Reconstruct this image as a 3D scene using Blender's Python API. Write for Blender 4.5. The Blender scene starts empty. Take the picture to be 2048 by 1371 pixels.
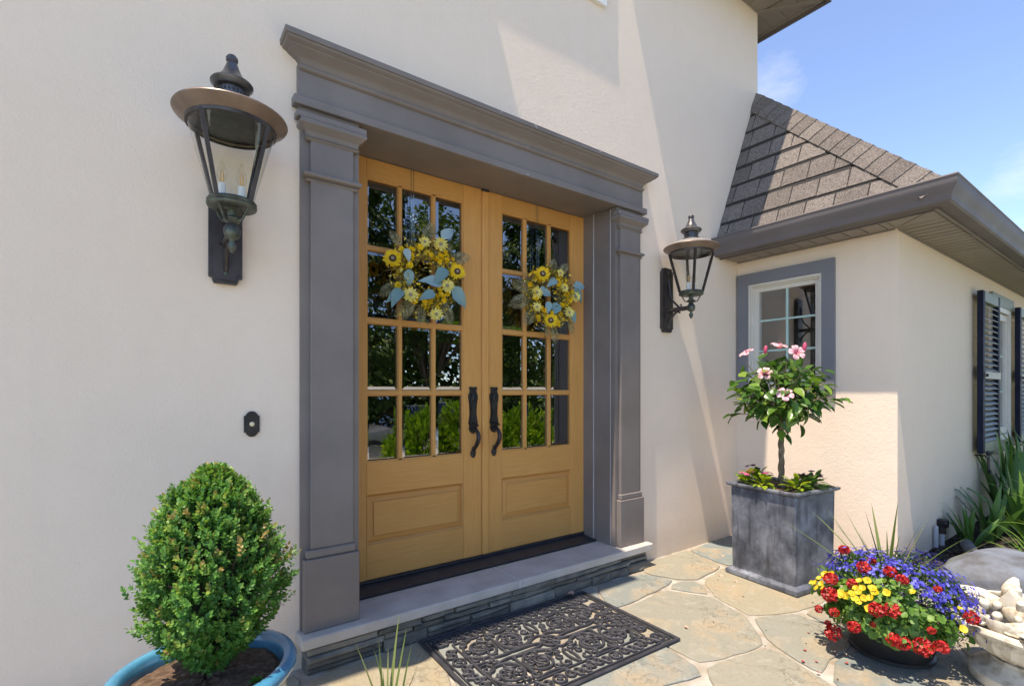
import bpy, math, random
import numpy as np
from mathutils import Vector, Matrix
R = math.radians
scene = bpy.context.scene
COL = scene.collection
rng = random.Random(11)
nr = np.random.default_rng(5)

# ---------------------------------------------------------------- camera, sky, sun, exposure
cd = bpy.data.cameras.new('camera'); cam = bpy.data.objects.new('camera', cd); COL.objects.link(cam)
cd.sensor_fit = 'HORIZONTAL'; cd.sensor_width = 36.0; cd.lens = 993/2048*36
cd.shift_y = 95.5/2048; cd.clip_start = 0.05; cd.clip_end = 2000
cam.location = (0, -2.465, 1.29); cam.rotation_euler = (R(90), 0, R(-35.915))
scene.camera = cam

SUN = Vector((.323, .056, -1.0)).normalized()
w = bpy.data.worlds.new('World'); scene.world = w; w.use_nodes = True
wt = w.node_tree; wt.nodes.clear()
sky = wt.nodes.new('ShaderNodeTexSky'); sky.sky_type = 'NISHITA'; sky.sun_disc = False
sky.sun_elevation = math.asin(-SUN.z); sky.sun_rotation = math.atan2(-SUN.x, -SUN.y)
sky.air_density = 0.66; sky.dust_density = 0.0; sky.ozone_density = 6.0; sky.altitude = 1500
bg = wt.nodes.new('ShaderNodeBackground'); bg.inputs['Strength'].default_value = 0.15
wo = wt.nodes.new('ShaderNodeOutputWorld')
tc = wt.nodes.new('ShaderNodeTexCoord'); mp = wt.nodes.new('ShaderNodeMapping'); mp.inputs['Scale'].default_value = (1, 1, 2.2)
mp.inputs['Location'].default_value = (0.35, 0.2, 0.0)
ns = wt.nodes.new('ShaderNodeTexNoise'); ns.inputs['Scale'].default_value = 2.6; ns.inputs['Detail'].default_value = 9; ns.inputs['Roughness'].default_value = .62
cr = wt.nodes.new('ShaderNodeValToRGB'); cr.color_ramp.elements[0].position = .63; cr.color_ramp.elements[1].position = .86
cr.color_ramp.elements[0].color = (0, 0, 0, 1); cr.color_ramp.elements[1].color = (.75, .75, .75, 1)
mx = wt.nodes.new('ShaderNodeMixRGB'); mx.inputs[2].default_value = (2.6, 2.9, 3.2, 1)
L = wt.links.new
L(tc.outputs['Generated'], mp.inputs['Vector']); L(mp.outputs['Vector'], ns.inputs['Vector']); L(ns.outputs['Fac'], cr.inputs['Fac'])
wsum = None      # two faint wisps of cloud over the wing roof
for dv, rad in (((0.787, 0.39, 0.478), .9972), ((0.945, 0.145, 0.292), .9975)):
    vm = wt.nodes.new('ShaderNodeVectorMath'); vm.operation = 'DOT_PRODUCT'; vm.inputs[1].default_value = dv; L(tc.outputs['Generated'], vm.inputs[0])
    rg = wt.nodes.new('ShaderNodeMapRange'); rg.inputs['From Min'].default_value = rad; rg.inputs['From Max'].default_value = 1.0; rg.inputs['To Max'].default_value = .34; L(vm.outputs['Value'], rg.inputs['Value'])
    if wsum is None: wsum = rg.outputs['Result']
    else:
        ad = wt.nodes.new('ShaderNodeMath'); ad.operation = 'ADD'; L(wsum, ad.inputs[0]); L(rg.outputs['Result'], ad.inputs[1]); wsum = ad.outputs[0]
ns2 = wt.nodes.new('ShaderNodeTexNoise'); ns2.inputs['Scale'].default_value = 14; ns2.inputs['Detail'].default_value = 10; ns2.inputs['Roughness'].default_value = .65; L(mp.outputs['Vector'], ns2.inputs['Vector'])
wm = wt.nodes.new('ShaderNodeMath'); wm.operation = 'MULTIPLY'; L(wsum, wm.inputs[0]); L(ns2.outputs['Fac'], wm.inputs[1])
wr_ = wt.nodes.new('ShaderNodeMapRange'); wr_.inputs['From Min'].default_value = .10; wr_.inputs['From Max'].default_value = .26; wr_.inputs['To Max'].default_value = .30; L(wm.outputs[0], wr_.inputs['Value'])
wa = wt.nodes.new('ShaderNodeMath'); wa.operation = 'ADD'; wa.use_clamp = True; L(wr_.outputs['Result'], wa.inputs[0]); L(cr.outputs['Color'], wa.inputs[1])
L(wa.outputs[0], mx.inputs['Fac']); L(sky.outputs['Color'], mx.inputs[1]); L(mx.outputs['Color'], bg.inputs['Color']); L(bg.outputs['Background'], wo.inputs['Surface'])

sd = bpy.data.lights.new('sun', 'SUN'); sd.energy = 2.0; sd.angle = R(0.55); sd.color = (1.0, .993, .972)
so = bpy.data.objects.new('sun', sd); COL.objects.link(so); so.rotation_euler = SUN.to_track_quat('-Z', 'Y').to_euler(); so.location = (-6, -3, 14)
vs = scene.view_settings; vs.view_transform = 'Standard'; vs.look = 'None'; vs.gamma = 1; vs.exposure = 1.85; vs.use_white_balance = True; vs.white_balance_temperature = 8300; vs.white_balance_tint = 14; vs.use_curve_mapping = False

# ---------------------------------------------------------------- materials
def base_mat(name):
    m = bpy.data.materials.new(name); m.use_nodes = True
    nt = m.node_tree; b = nt.nodes['Principled BSDF']
    return m, nt, b
def inp(b, k, v):
    if k in b.inputs: b.inputs[k].default_value = v
def c4(c): return (c[0], c[1], c[2], 1)
def coords(nt, scale=(1, 1, 1), kind='Object'):
    t = nt.nodes.new('ShaderNodeTexCoord'); q = nt.nodes.new('ShaderNodeMapping'); q.inputs['Scale'].default_value = scale
    nt.links.new(t.outputs[kind], q.inputs['Vector']); return q.outputs['Vector']
def noise(nt, vec, scale, detail=4, rough=.55):
    n = nt.nodes.new('ShaderNodeTexNoise'); n.inputs['Scale'].default_value = scale; n.inputs['Detail'].default_value = detail; n.inputs['Roughness'].default_value = rough
    nt.links.new(vec, n.inputs['Vector']); return n.outputs['Fac']
def ramp(nt, fac, stops):
    r = nt.nodes.new('ShaderNodeValToRGB'); e = r.color_ramp.elements
    e[0].position, e[0].color = stops[0][0], c4(stops[0][1]); e[1].position, e[1].color = stops[-1][0], c4(stops[-1][1])
    for p, c in stops[1:-1]:
        q = e.new(p); q.color = c4(c)
    nt.links.new(fac, r.inputs['Fac']); return r.outputs['Color']
def mixc(nt, fac, a, b, mode='MIX'):
    n = nt.nodes.new('ShaderNodeMixRGB'); n.blend_type = mode
    for k, v in ((0, fac), (1, a), (2, b)):
        if isinstance(v, (int, float)): n.inputs[k].default_value = v
        elif isinstance(v, tuple): n.inputs[k].default_value = c4(v)
        else: nt.links.new(v, n.inputs[k])
    return n.outputs['Color']
def bump(nt, b, h, strength, dist):
    n = nt.nodes.new('ShaderNodeBump'); n.inputs['Strength'].default_value = strength; n.inputs['Distance'].default_value = dist
    nt.links.new(h, n.inputs['Height']); nt.links.new(n.outputs['Normal'], b.inputs['Normal'])
def objrand(nt, col, amt):
    o = nt.nodes.new('ShaderNodeObjectInfo'); h = nt.nodes.new('ShaderNodeHueSaturation')
    q = nt.nodes.new('ShaderNodeMath'); q.operation = 'MULTIPLY_ADD'; q.inputs[1].default_value = amt*2; q.inputs[2].default_value = 1-amt
    nt.links.new(o.outputs['Random'], q.inputs[0]); nt.links.new(q.outputs[0], h.inputs['Value']); nt.links.new(col, h.inputs['Color'])
    return h.outputs['Color']
def M(name, a, b2=None, rough=.6, metal=0, vs=4, scale=(1, 1, 1), bs=0, bd=.002, bst=.4, rv=0, spec=.5, detail=6, lo=.35, hi=.65, coat=0, rr=None):
    """base colour a to b2 by noise; bs bump scale; rv variation between objects"""
    m, nt, b = base_mat(name)
    vec = coords(nt, scale)
    f = noise(nt, vec, vs, detail)
    col = ramp(nt, f, [(lo, a), (hi, b2 or a)])
    if rv: col = objrand(nt, col, rv)
    nt.links.new(col, b.inputs['Base Color'])
    inp(b, 'Roughness', rough); inp(b, 'Metallic', metal); inp(b, 'Specular IOR Level', spec)
    if coat: inp(b, 'Coat Weight', coat); inp(b, 'Coat Roughness', .12)
    if rr:
        rn = nt.nodes.new('ShaderNodeMapRange'); rn.inputs['To Min'].default_value = rr[0]; rn.inputs['To Max'].default_value = rr[1]
        nt.links.new(noise(nt, vec, vs*2.3, 5), rn.inputs['Value']); nt.links.new(rn.outputs['Result'], b.inputs['Roughness'])
    if bs: bump(nt, b, noise(nt, vec, bs, 5), bst, bd)
    return m
def leafmat(name, stops, rough=.45, trans=.3, rv=0, attr=True, spec=.4):
    m, nt, b = base_mat(name)
    if attr:
        a = nt.nodes.new('ShaderNodeAttribute'); a.attribute_name = 'rnd'; f = a.outputs['Fac']
    else:
        o = nt.nodes.new('ShaderNodeObjectInfo'); f = o.outputs['Random']
    col = ramp(nt, f, stops)
    nt.links.new(col, b.inputs['Base Color']); inp(b, 'Roughness', rough); inp(b, 'Specular IOR Level', spec)
    tr = nt.nodes.new('ShaderNodeBsdfTranslucent'); mxs = nt.nodes.new('ShaderNodeMixShader'); mxs.inputs[0].default_value = trans
    nt.links.new(mixc(nt, .5, col, (.9, 1.0, .25), 'MULTIPLY'), tr.inputs['Color'])
    out = nt.nodes['Material Output']
    nt.links.new(b.outputs[0], mxs.inputs[1]); nt.links.new(tr.outputs[0], mxs.inputs[2]); nt.links.new(mxs.outputs[0], out.inputs['Surface'])
    return m
def glassmat(name, ior=1.9, tint=(.8, .85, .83), rough=0.0):
    m = bpy.data.materials.new(name); m.use_nodes = True; nt = m.node_tree; nt.nodes.clear()
    o = nt.nodes.new('ShaderNodeOutputMaterial'); f = nt.nodes.new('ShaderNodeFresnel')
    ge = nt.nodes.new('ShaderNodeNewGeometry'); mr = nt.nodes.new('ShaderNodeMapRange'); mr.inputs['To Min'].default_value = ior; mr.inputs['To Max'].default_value = 1/ior
    nt.links.new(ge.outputs['Backfacing'], mr.inputs['Value']); nt.links.new(mr.outputs['Result'], f.inputs['IOR'])   # same reflectance from both faces of a thin pane
    t = nt.nodes.new('ShaderNodeBsdfTransparent'); t.inputs['Color'].default_value = c4(tint)
    g = nt.nodes.new('ShaderNodeBsdfGlossy'); g.inputs['Roughness'].default_value = rough; g.inputs['Color'].default_value = (1, 1, 1, 1)
    x = nt.nodes.new('ShaderNodeMixShader')
    for a_, b_ in ((f.outputs[0], x.inputs[0]), (t.outputs[0], x.inputs[1]), (g.outputs[0], x.inputs[2]), (x.outputs[0], o.inputs['Surface'])): nt.links.new(a_, b_)
    return m

def stucco():
    m, nt, b = base_mat('stucco'); v = coords(nt)
    big = noise(nt, v, .9, 5, .6); mid = noise(nt, v, 7, 5)
    col = mixc(nt, .35, ramp(nt, big, [(.3, (.815, .665, .530)), (.7, (.855, .708, .572))]), ramp(nt, mid, [(.35, (.815, .665, .532)), (.65, (.85, .703, .568))]))
    n = nt.nodes.new('ShaderNodeTexNoise'); n.inputs['Scale'].default_value = 16; n.inputs['Detail'].default_value = 2
    vs_ = coords(nt, (5, 5, .35)); streak = noise(nt, vs_, 1.6, 4)
    col = mixc(nt, ramp(nt, streak, [(.58, (0, 0, 0)), (.82, (.18, .18, .18))]), col, (.68, .575, .478))
    sx = nt.nodes.new('ShaderNodeSeparateXYZ'); nt.links.new(v, sx.inputs[0])
    ma = nt.nodes.new('ShaderNodeMath'); ma.operation = 'MULTIPLY_ADD'; ma.inputs[1].default_value = -.22; nt.links.new(noise(nt, v, 9, 6, .7), ma.inputs[0]); nt.links.new(sx.outputs['Z'], ma.inputs[2])
    dirt = ramp(nt, ma.outputs[0], [(-0.0, (.30, .30, .30)), (.16, (0, 0, 0))])
    col = mixc(nt, dirt, col, (.46, .39, .31))
    nt.links.new(col, b.inputs['Base Color']); inp(b, 'Roughness', .9); inp(b, 'Specular IOR Level', .2)
    h = nt.nodes.new('ShaderNodeMath'); h.operation = 'ADD'
    nt.links.new(noise(nt, v, 130, 3, .6), h.inputs[0]); nt.links.new(noise(nt, v, 48, 3), h.inputs[1])
    h2 = nt.nodes.new('ShaderNodeMath'); h2.operation = 'MULTIPLY_ADD'; h2.inputs[1].default_value = 1.6
    nt.links.new(noise(nt, v, 5, 2), h2.inputs[0]); nt.links.new(h.outputs[0], h2.inputs[2])
    bump(nt, b, h2.outputs[0], .36, .005)
    return m
def wood():
    m, nt, b = base_mat('door_wood'); v = coords(nt, (40, 40, 1.6))
    g = noise(nt, v, 3.2, 7, .65); v2 = coords(nt); f = noise(nt, v2, 2.5, 4)
    col = mixc(nt, .45, ramp(nt, g, [(.3, (.52, .240, .064)), (.7, (.70, .355, .118))]), ramp(nt, f, [(.35, (.575, .262, .070)), (.65, (.65, .312, .094))]))
    col = objrand(nt, col, .07)
    nt.links.new(col, b.inputs['Base Color']); inp(b, 'Roughness', .42); inp(b, 'Specular IOR Level', .35)
    bump(nt, b, g, .12, .001); return m
def woodh():
    m, nt, b = base_mat('door_wood_cross'); v = coords(nt, (1.6, 40, 40))
    g = noise(nt, v, 3.2, 7, .65); v2 = coords(nt); f = noise(nt, v2, 2.5, 4)
    col = mixc(nt, .45, ramp(nt, g, [(.3, (.52, .240, .064)), (.7, (.70, .355, .118))]), ramp(nt, f, [(.35, (.575, .262, .070)), (.65, (.65, .312, .094))]))
    col = objrand(nt, col, .07)
    nt.links.new(col, b.inputs['Base Color']); inp(b, 'Roughness', .42); inp(b, 'Specular IOR Level', .35)
    bump(nt, b, g, .12, .001); return m
def flag():
    m, nt, b = base_mat('flagstone'); v = coords(nt)
    o = nt.nodes.new('ShaderNodeObjectInfo')
    base = ramp(nt, o.outputs['Random'], [(0, (.165, .20, .195)), (.25, (.28, .255, .19)), (.5, (.165, .205, .21)), (.75, (.30, .26, .18)), (1, (.20, .225, .22))])
    n1 = noise(nt, v, 3.2, 7, .62); n2 = noise(nt, v, 11, 8, .65); n3 = noise(nt, v, 60, 5)
    col = mixc(nt, ramp(nt, n1, [(.5, (0, 0, 0)), (.66, (.85, .85, .85))]), base, (.36, .275, .175))
    col = mixc(nt, ramp(nt, n2, [(.52, (0, 0, 0)), (.72, (.55, .55, .55))]), col, (.38, .37, .315))
    col = mixc(nt, ramp(nt, n3, [(.3, (.35, .35, .35)), (.5, (0, 0, 0))]), col, (.15, .145, .115))
    nt.links.new(col, b.inputs['Base Color']); inp(b, 'Roughness', .75); inp(b, 'Specular IOR Level', .35)
    vo = nt.nodes.new('ShaderNodeTexVoronoi'); vo.feature = 'DISTANCE_TO_EDGE'; vo.inputs['Scale'].default_value = 1.1
    wv = nt.nodes.new('ShaderNodeMixRGB'); wv.inputs[0].default_value = .35; nz = nt.nodes.new('ShaderNodeTexNoise'); nz.inputs['Scale'].default_value = 3.5; nz.inputs['Detail'].default_value = 6
    nt.links.new(v, nz.inputs['Vector']); nt.links.new(v, wv.inputs[1]); nt.links.new(nz.outputs['Color'], wv.inputs[2]); nt.links.new(wv.outputs[0], vo.inputs['Vector'])
    crack = ramp(nt, vo.outputs['Distance'], [(0, (.45, .45, .45)), (.0028, (0, 0, 0))])
    col = mixc(nt, crack, col, (.10, .085, .06))
    nt.links.new(col, b.inputs['Base Color'])
    st = ramp(nt, noise(nt, v, 2.6, 7, .6), [(.38, (0, 0, 0)), (.40, (.3, .3, .3)), (.50, (.34, .34, .34)), (.515, (.62, .62, .62)), (.60, (.66, .66, .66)), (.61, (1, 1, 1))])
    h = nt.nodes.new('ShaderNodeMath'); h.operation = 'MULTIPLY_ADD'; h.inputs[1].default_value = .55; nt.links.new(n2, h.inputs[0]); nt.links.new(st, h.inputs[2])
    bump(nt, b, h.outputs[0], .7, .006); return m
def shingle():
    m, nt, b = base_mat('shingle_granules'); v = coords(nt)
    n = nt.nodes.new('ShaderNodeTexVoronoi'); n.inputs['Scale'].default_value = 190; nt.links.new(v, n.inputs['Vector'])
    g = nt.nodes.new('ShaderNodeSeparateColor'); nt.links.new(n.outputs['Color'], g.inputs[0])
    col = ramp(nt, g.outputs[0], [(0, (.085, .070, .062)), (.5, (.155, .133, .118)), (1, (.28, .25, .228))])
    col = objrand(nt, mixc(nt, .22, col, ramp(nt, noise(nt, v, 30, 4), [(.3, (.115, .098, .086)), (.7, (.19, .163, .145))])), .17)
    nt.links.new(col, b.inputs['Base Color']); inp(b, 'Roughness', .95); inp(b, 'Specular IOR Level', .15)
    bump(nt, b, noise(nt, v, 300, 2), .5, .002); return m
def bandmat():
    m, nt, b = base_mat('shingle_dark'); v = coords(nt)
    nt.links.new(ramp(nt, noise(nt, v, 220, 2), [(.4, (.016, .014, .014)), (.66, (.05, .045, .042))]), b.inputs['Base Color']); inp(b, 'Roughness', .95); return m
def zinc():
    m, nt, b = base_mat('zinc_patina'); v = coords(nt); vst = coords(nt, (9, 9, 1.1))
    n1 = noise(nt, v, 4.5, 8, .65); n2 = noise(nt, vst, 2.2, 6, .6); n3 = noise(nt, v, 26, 6, .7)
    col = ramp(nt, n1, [(.36, (.065, .076, .098)), (.50, (.165, .182, .22)), (.66, (.32, .345, .40))])
    col = mixc(nt, ramp(nt, n2, [(.5, (0, 0, 0)), (.68, (.8, .8, .8))]), col, (.055, .058, .068))
    col = mixc(nt, ramp(nt, n3, [(.66, (0, 0, 0)), (.76, (.7, .7, .7))]), col, (.36, .37, .39))
    nt.links.new(col, b.inputs['Base Color']); inp(b, 'Metallic', .35); inp(b, 'Roughness', .5)
    bump(nt, b, n3, .15, .002); return m
def soilmat(name, a, b_, c):
    m, nt, b = base_mat(name); v = coords(nt)
    n = noise(nt, v, 45, 6, .7)
    nt.links.new(ramp(nt, n, [(.3, a), (.52, b_), (.72, c)]), b.inputs['Base Color']); inp(b, 'Roughness', .95); inp(b, 'Specular IOR Level', .15)
    bump(nt, b, n, .9, .012); return m

STUCCO = stucco(); WOOD = wood(); WOODH = woodh(); FLAG = flag(); SHING = shingle(); SBAND = bandmat(); ZINC = zinc()
TRIM = M('trim_paint', (.180, .152, .136), (.222, .190, .170), .5, vs=3.2, detail=10, bs=22, bd=.0012, bst=.25, spec=.4)
TRIMW = M('window_casing_paint', (.165, .168, .185), (.185, .187, .205), .5, vs=2)
SOFF = M('soffit_paint', (.255, .218, .185), (.30, .258, .22), .6, vs=2.2, rv=.05)
GUT = M('gutter_metal', (.125, .108, .106), (.150, .131, .127), .55, vs=2, spec=.35, rr=(.5, .7))
LIMESTONE = M('limestone', (.45, .41, .365), (.56, .515, .465), .75, vs=6, bs=60, bd=.002, rv=.05)
LEDGE = M('ledge_stone', (.115, .115, .105), (.22, .205, .165), .85, vs=9, bs=26, bd=.006, bst=.7, rv=.28)
MORTAR = M('mortar', (.25, .20, .14), (.43, .41, .365), .95, vs=7, detail=10, bs=70, bd=.004, bst=.7)
CAULK = M('caulk', (.36, .34, .33), (.44, .42, .41), .7)
JOINT = M('joint_mortar', (.55, .51, .46), (.62, .58, .53), .95)
DARKSILL = M('bronze_sill', (.022, .023, .028), (.04, .04, .045), .45, vs=12)
IRON = M('dark_iron', (.026, .024, .026), (.052, .048, .050), .34, metal=.5, vs=18, bs=40, bd=.001)
BRONZE = M('lantern_bronze', (.045, .036, .034), (.075, .062, .058), .42, metal=.45, vs=10, bs=60, bd=.0005)
COPPER = M('aged_copper', (.17, .118, .090), (.26, .19, .148), .38, metal=.25, vs=7, rr=(.3, .5))
HATTOP = M('sunlit_hat_top', (.30, .27, .245), (.42, .385, .35), .35, metal=.2, vs=8, coat=.3)  # hat's upper side painted paler, sun and sky light put into the colour
VERDI = M('verdigris', (.045, .05, .045), (.11, .13, .10), .45, metal=.4, vs=30)
WHITE = M('white_paint', (.70, .69, .66), (.78, .77, .74), .45)
CREAM = M('window_frame_cream', (.62, .57, .50), (.68, .63, .56), .5, vs=3)
MUNT = M('muntin_pale_green', (.38, .55, .50), (.42, .60, .55), .5)
NAVY = M('shutter_navy', (.010, .012, .026), (.016, .019, .038), .6, vs=6, spec=.12)
SLATM = M('louver_grey', (.17, .18, .165), (.21, .22, .20), .45, vs=6)
SAGE = M('sage_trim', (.19, .21, .15), (.23, .25, .18), .55, vs=4)
BRASS = M('hinge_plate', (.20, .17, .14), (.28, .24, .19), .5, metal=.4, vs=20)
RUBBER = M('mat_rubber', (.022, .023, .028), (.042, .043, .052), .55, vs=20, bs=150, bd=.0008)
BLUEGL = M('blue_glaze', (.022, .17, .30), (.06, .28, .42), .22, vs=9, coat=.5)
POTBODY = M('glazed_pot_body', (.05, .045, .025), (.34, .33, .30), .3, vs=3.2, scale=(1, 1, .35), coat=.4, lo=.42, hi=.56)
BLACKPOT = M('black_pot', (.012, .012, .012), (.022, .022, .021), .45, vs=9)
CASTSTONE = M('cast_stone', (.27, .20, .115), (.62, .57, .47), .85, vs=16, detail=10, bs=80, bd=.006, lo=.3, hi=.52)
BOULDER = M('boulder', (.085, .085, .088), (.155, .18, .22), .8, vs=5.5, detail=10, bs=26, bd=.012, lo=.36, hi=.56, rr=(.6, .9))
SOIL = soilmat('potting_soil', (.05, .032, .022), (.13, .085, .06), (.24, .17, .12))
MULCH = soilmat('mulch', (.02, .016, .013), (.05, .038, .03), (.11, .085, .065))
CHIP = M('bark_chip', (.025, .018, .014), (.10, .075, .058), .9, vs=60, detail=2)
LAWN = M('lawn_green', (.05, .095, .022), (.09, .15, .035), .9, vs=1.3, bs=90, bd=.03, bst=.8)
CONC = M('bounce_concrete', (.58, .55, .49), (.66, .63, .57), .9, vs=3, bs=120, bd=.004)  # kept very pale so the drive throws sunlight back on the walls
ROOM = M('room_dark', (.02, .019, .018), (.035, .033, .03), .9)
ROOMG = M('room_grey', (.45, .44, .42), (.55, .54, .51), .9, vs=1.5)
GLASS = glassmat('door_glass', 2.9, (.5, .53, .52)); GLASS2 = glassmat('lamp_glass', 1.35, (.96, .97, .96)); GLASSW = glassmat('window_glass', 2.9, (.8, .83, .82))
ACRYL = glassmat('clear_acrylic', 2.2, (.82, .86, .9), .05)
BULB = glassmat('bulb_glass', 1.5, (.97, .95, .9))
FILAM = M('amber_filament', (.75, .36, .06), (.9, .5, .1), .4)
CANDLE = M('candle_white', (.75, .74, .70), (.8, .79, .75), .5)
BARK = M('bark', (.085, .062, .042), (.17, .13, .09), .9, vs=18, scale=(1, 1, .3), bs=40, bd=.006)
HIBARK = M('hibiscus_bark', (.13, .095, .055), (.25, .19, .12), .85, vs=22, scale=(1, 1, .4), bs=50, bd=.002)
TWIG = M('twig', (.13, .09, .045), (.30, .22, .11), .85, vs=30)
BELLB = M('bell_button', (.72, .60, .36), (.8, .7, .45), .35)
CONDUIT = M('conduit_grey', (.40, .41, .43), (.48, .49, .51), .5)
PIPE = M('drain_pipe', (.075, .08, .09), (.12, .125, .135), .6, vs=8)
CHIMN = M('weathered_chimney', (.045, .042, .044), (.10, .095, .095), .32, metal=.4, vs=12, coat=.4)
STEMG = M('green_stem', (.09, .17, .04), (.14, .23, .06), .6)

BOXL = leafmat('boxwood_leaf', [(0, (.042, .135, .040)), (.45, (.080, .235, .052)), (.8, (.145, .33, .065)), (.93, (.27, .38, .07)), (1, (.36, .26, .09))], .42, .32)
HIBL = leafmat('hibiscus_leaf', [(0, (.032, .085, .02)), (.4, (.06, .155, .028)), (.75, (.13, .255, .04)), (1, (.24, .34, .06))], .3, .3, attr=False)
IRISL = leafmat('iris_leaf', [(0, (.04, .115, .03)), (.6, (.075, .18, .04)), (1, (.13, .25, .05))], .4, .25, attr=False)
LILYL = leafmat('daylily_leaf', [(0, (.10, .22, .03)), (.6, (.19, .33, .05)), (1, (.30, .40, .08))], .4, .35, attr=False)
SPIKEL = leafmat('spike_leaf', [(0, (.06, .11, .025)), (.5, (.12, .17, .04)), (1, (.26, .28, .09))], .45, .2, attr=False)
GERL = leafmat('geranium_leaf', [(0, (.05, .13, .02)), (.6, (.11, .24, .035)), (1, (.20, .34, .06))], .5, .3)
LOBL = leafmat('lobelia_leaf', [(0, (.03, .08, .02)), (1, (.08, .16, .04))], .5, .3)
LOBF = leafmat('lobelia_flower', [(0, (.028, .022, .27)), (.5, (.065, .06, .48)), (.85, (.11, .125, .64)), (1, (.27, .28, .72))], .55, .2)
YELF = leafmat('yellow_petal', [(0, (.62, .40, .015)), (1, (.82, .62, .06))], .5, .2, attr=False)
REDF = leafmat('red_petal', [(0, (.26, .006, .010)), (.5, (.56, .018, .018)), (.85, (.70, .04, .035)), (1, (.72, .16, .12))], .5, .18)
PINKF = leafmat('pink_petal', [(0, (.66, .10, .20)), (.5, (.80, .30, .38)), (1, (.88, .60, .62))], .5, .25)
MAGF = leafmat('magenta_petal', [(0, (.68, .07, .25)), (1, (.78, .16, .36))], .5, .2)
PURPF = leafmat('dark_purple_petal', [(0, (.13, .012, .07)), (1, (.26, .025, .11))], .5, .2)
VINL = leafmat('vinca_leaf', [(0, (.10, .20, .02)), (.6, (.26, .36, .03)), (1, (.42, .48, .05))], .4, .35)
SUNP = leafmat('sunflower_petal', [(0, (.82, .46, .008)), (1, (.92, .68, .03))], .6, .2)
PALEP = leafmat('pale_petal', [(0, (.76, .60, .10)), (1, (.86, .76, .28))], .6, .2)
SEED = M('seed_disc', (.035, .018, .012), (.10, .055, .035), .9, vs=160)
SEEDC = M('seed_centre', (.25, .19, .13), (.38, .30, .22), .9, vs=160)
BLUEL = leafmat('dusty_blue_leaf', [(0, (.15, .29, .29)), (.6, (.24, .40, .42)), (1, (.38, .50, .52))], .6, .15, attr=False)
FERN = leafmat('dry_fern', [(0, (.16, .15, .07)), (.5, (.26, .24, .12)), (1, (.38, .34, .20))], .6, .2)
FILL = leafmat('wreath_filler', [(0, (.10, .085, .02)), (.35, (.20, .17, .035)), (.6, (.60, .38, .02)), (.85, (.82, .58, .04)), (1, (.85, .75, .25))], .6, .2)
TREEL = leafmat('tree_leaf', [(0, (.035, .075, .012)), (.6, (.09, .165, .024)), (1, (.20, .27, .04))], .5, .25)
CONL = leafmat('conifer_leaf', [(0, (.026, .058, .012)), (.6, (.07, .13, .022)), (1, (.16, .22, .035))], .6, .2)
HEDL = leafmat('hedge_leaf', [(0, (.13, .28, .02)), (.6, (.26, .47, .03)), (1, (.42, .58, .05))], .5, .5)
DRYL = M('dry_leaf', (.42, .24, .17), (.55, .36, .27), .8, vs=60)
PETALR = M('fallen_petal', (.35, .03, .03), (.5, .08, .07), .7)

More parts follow.
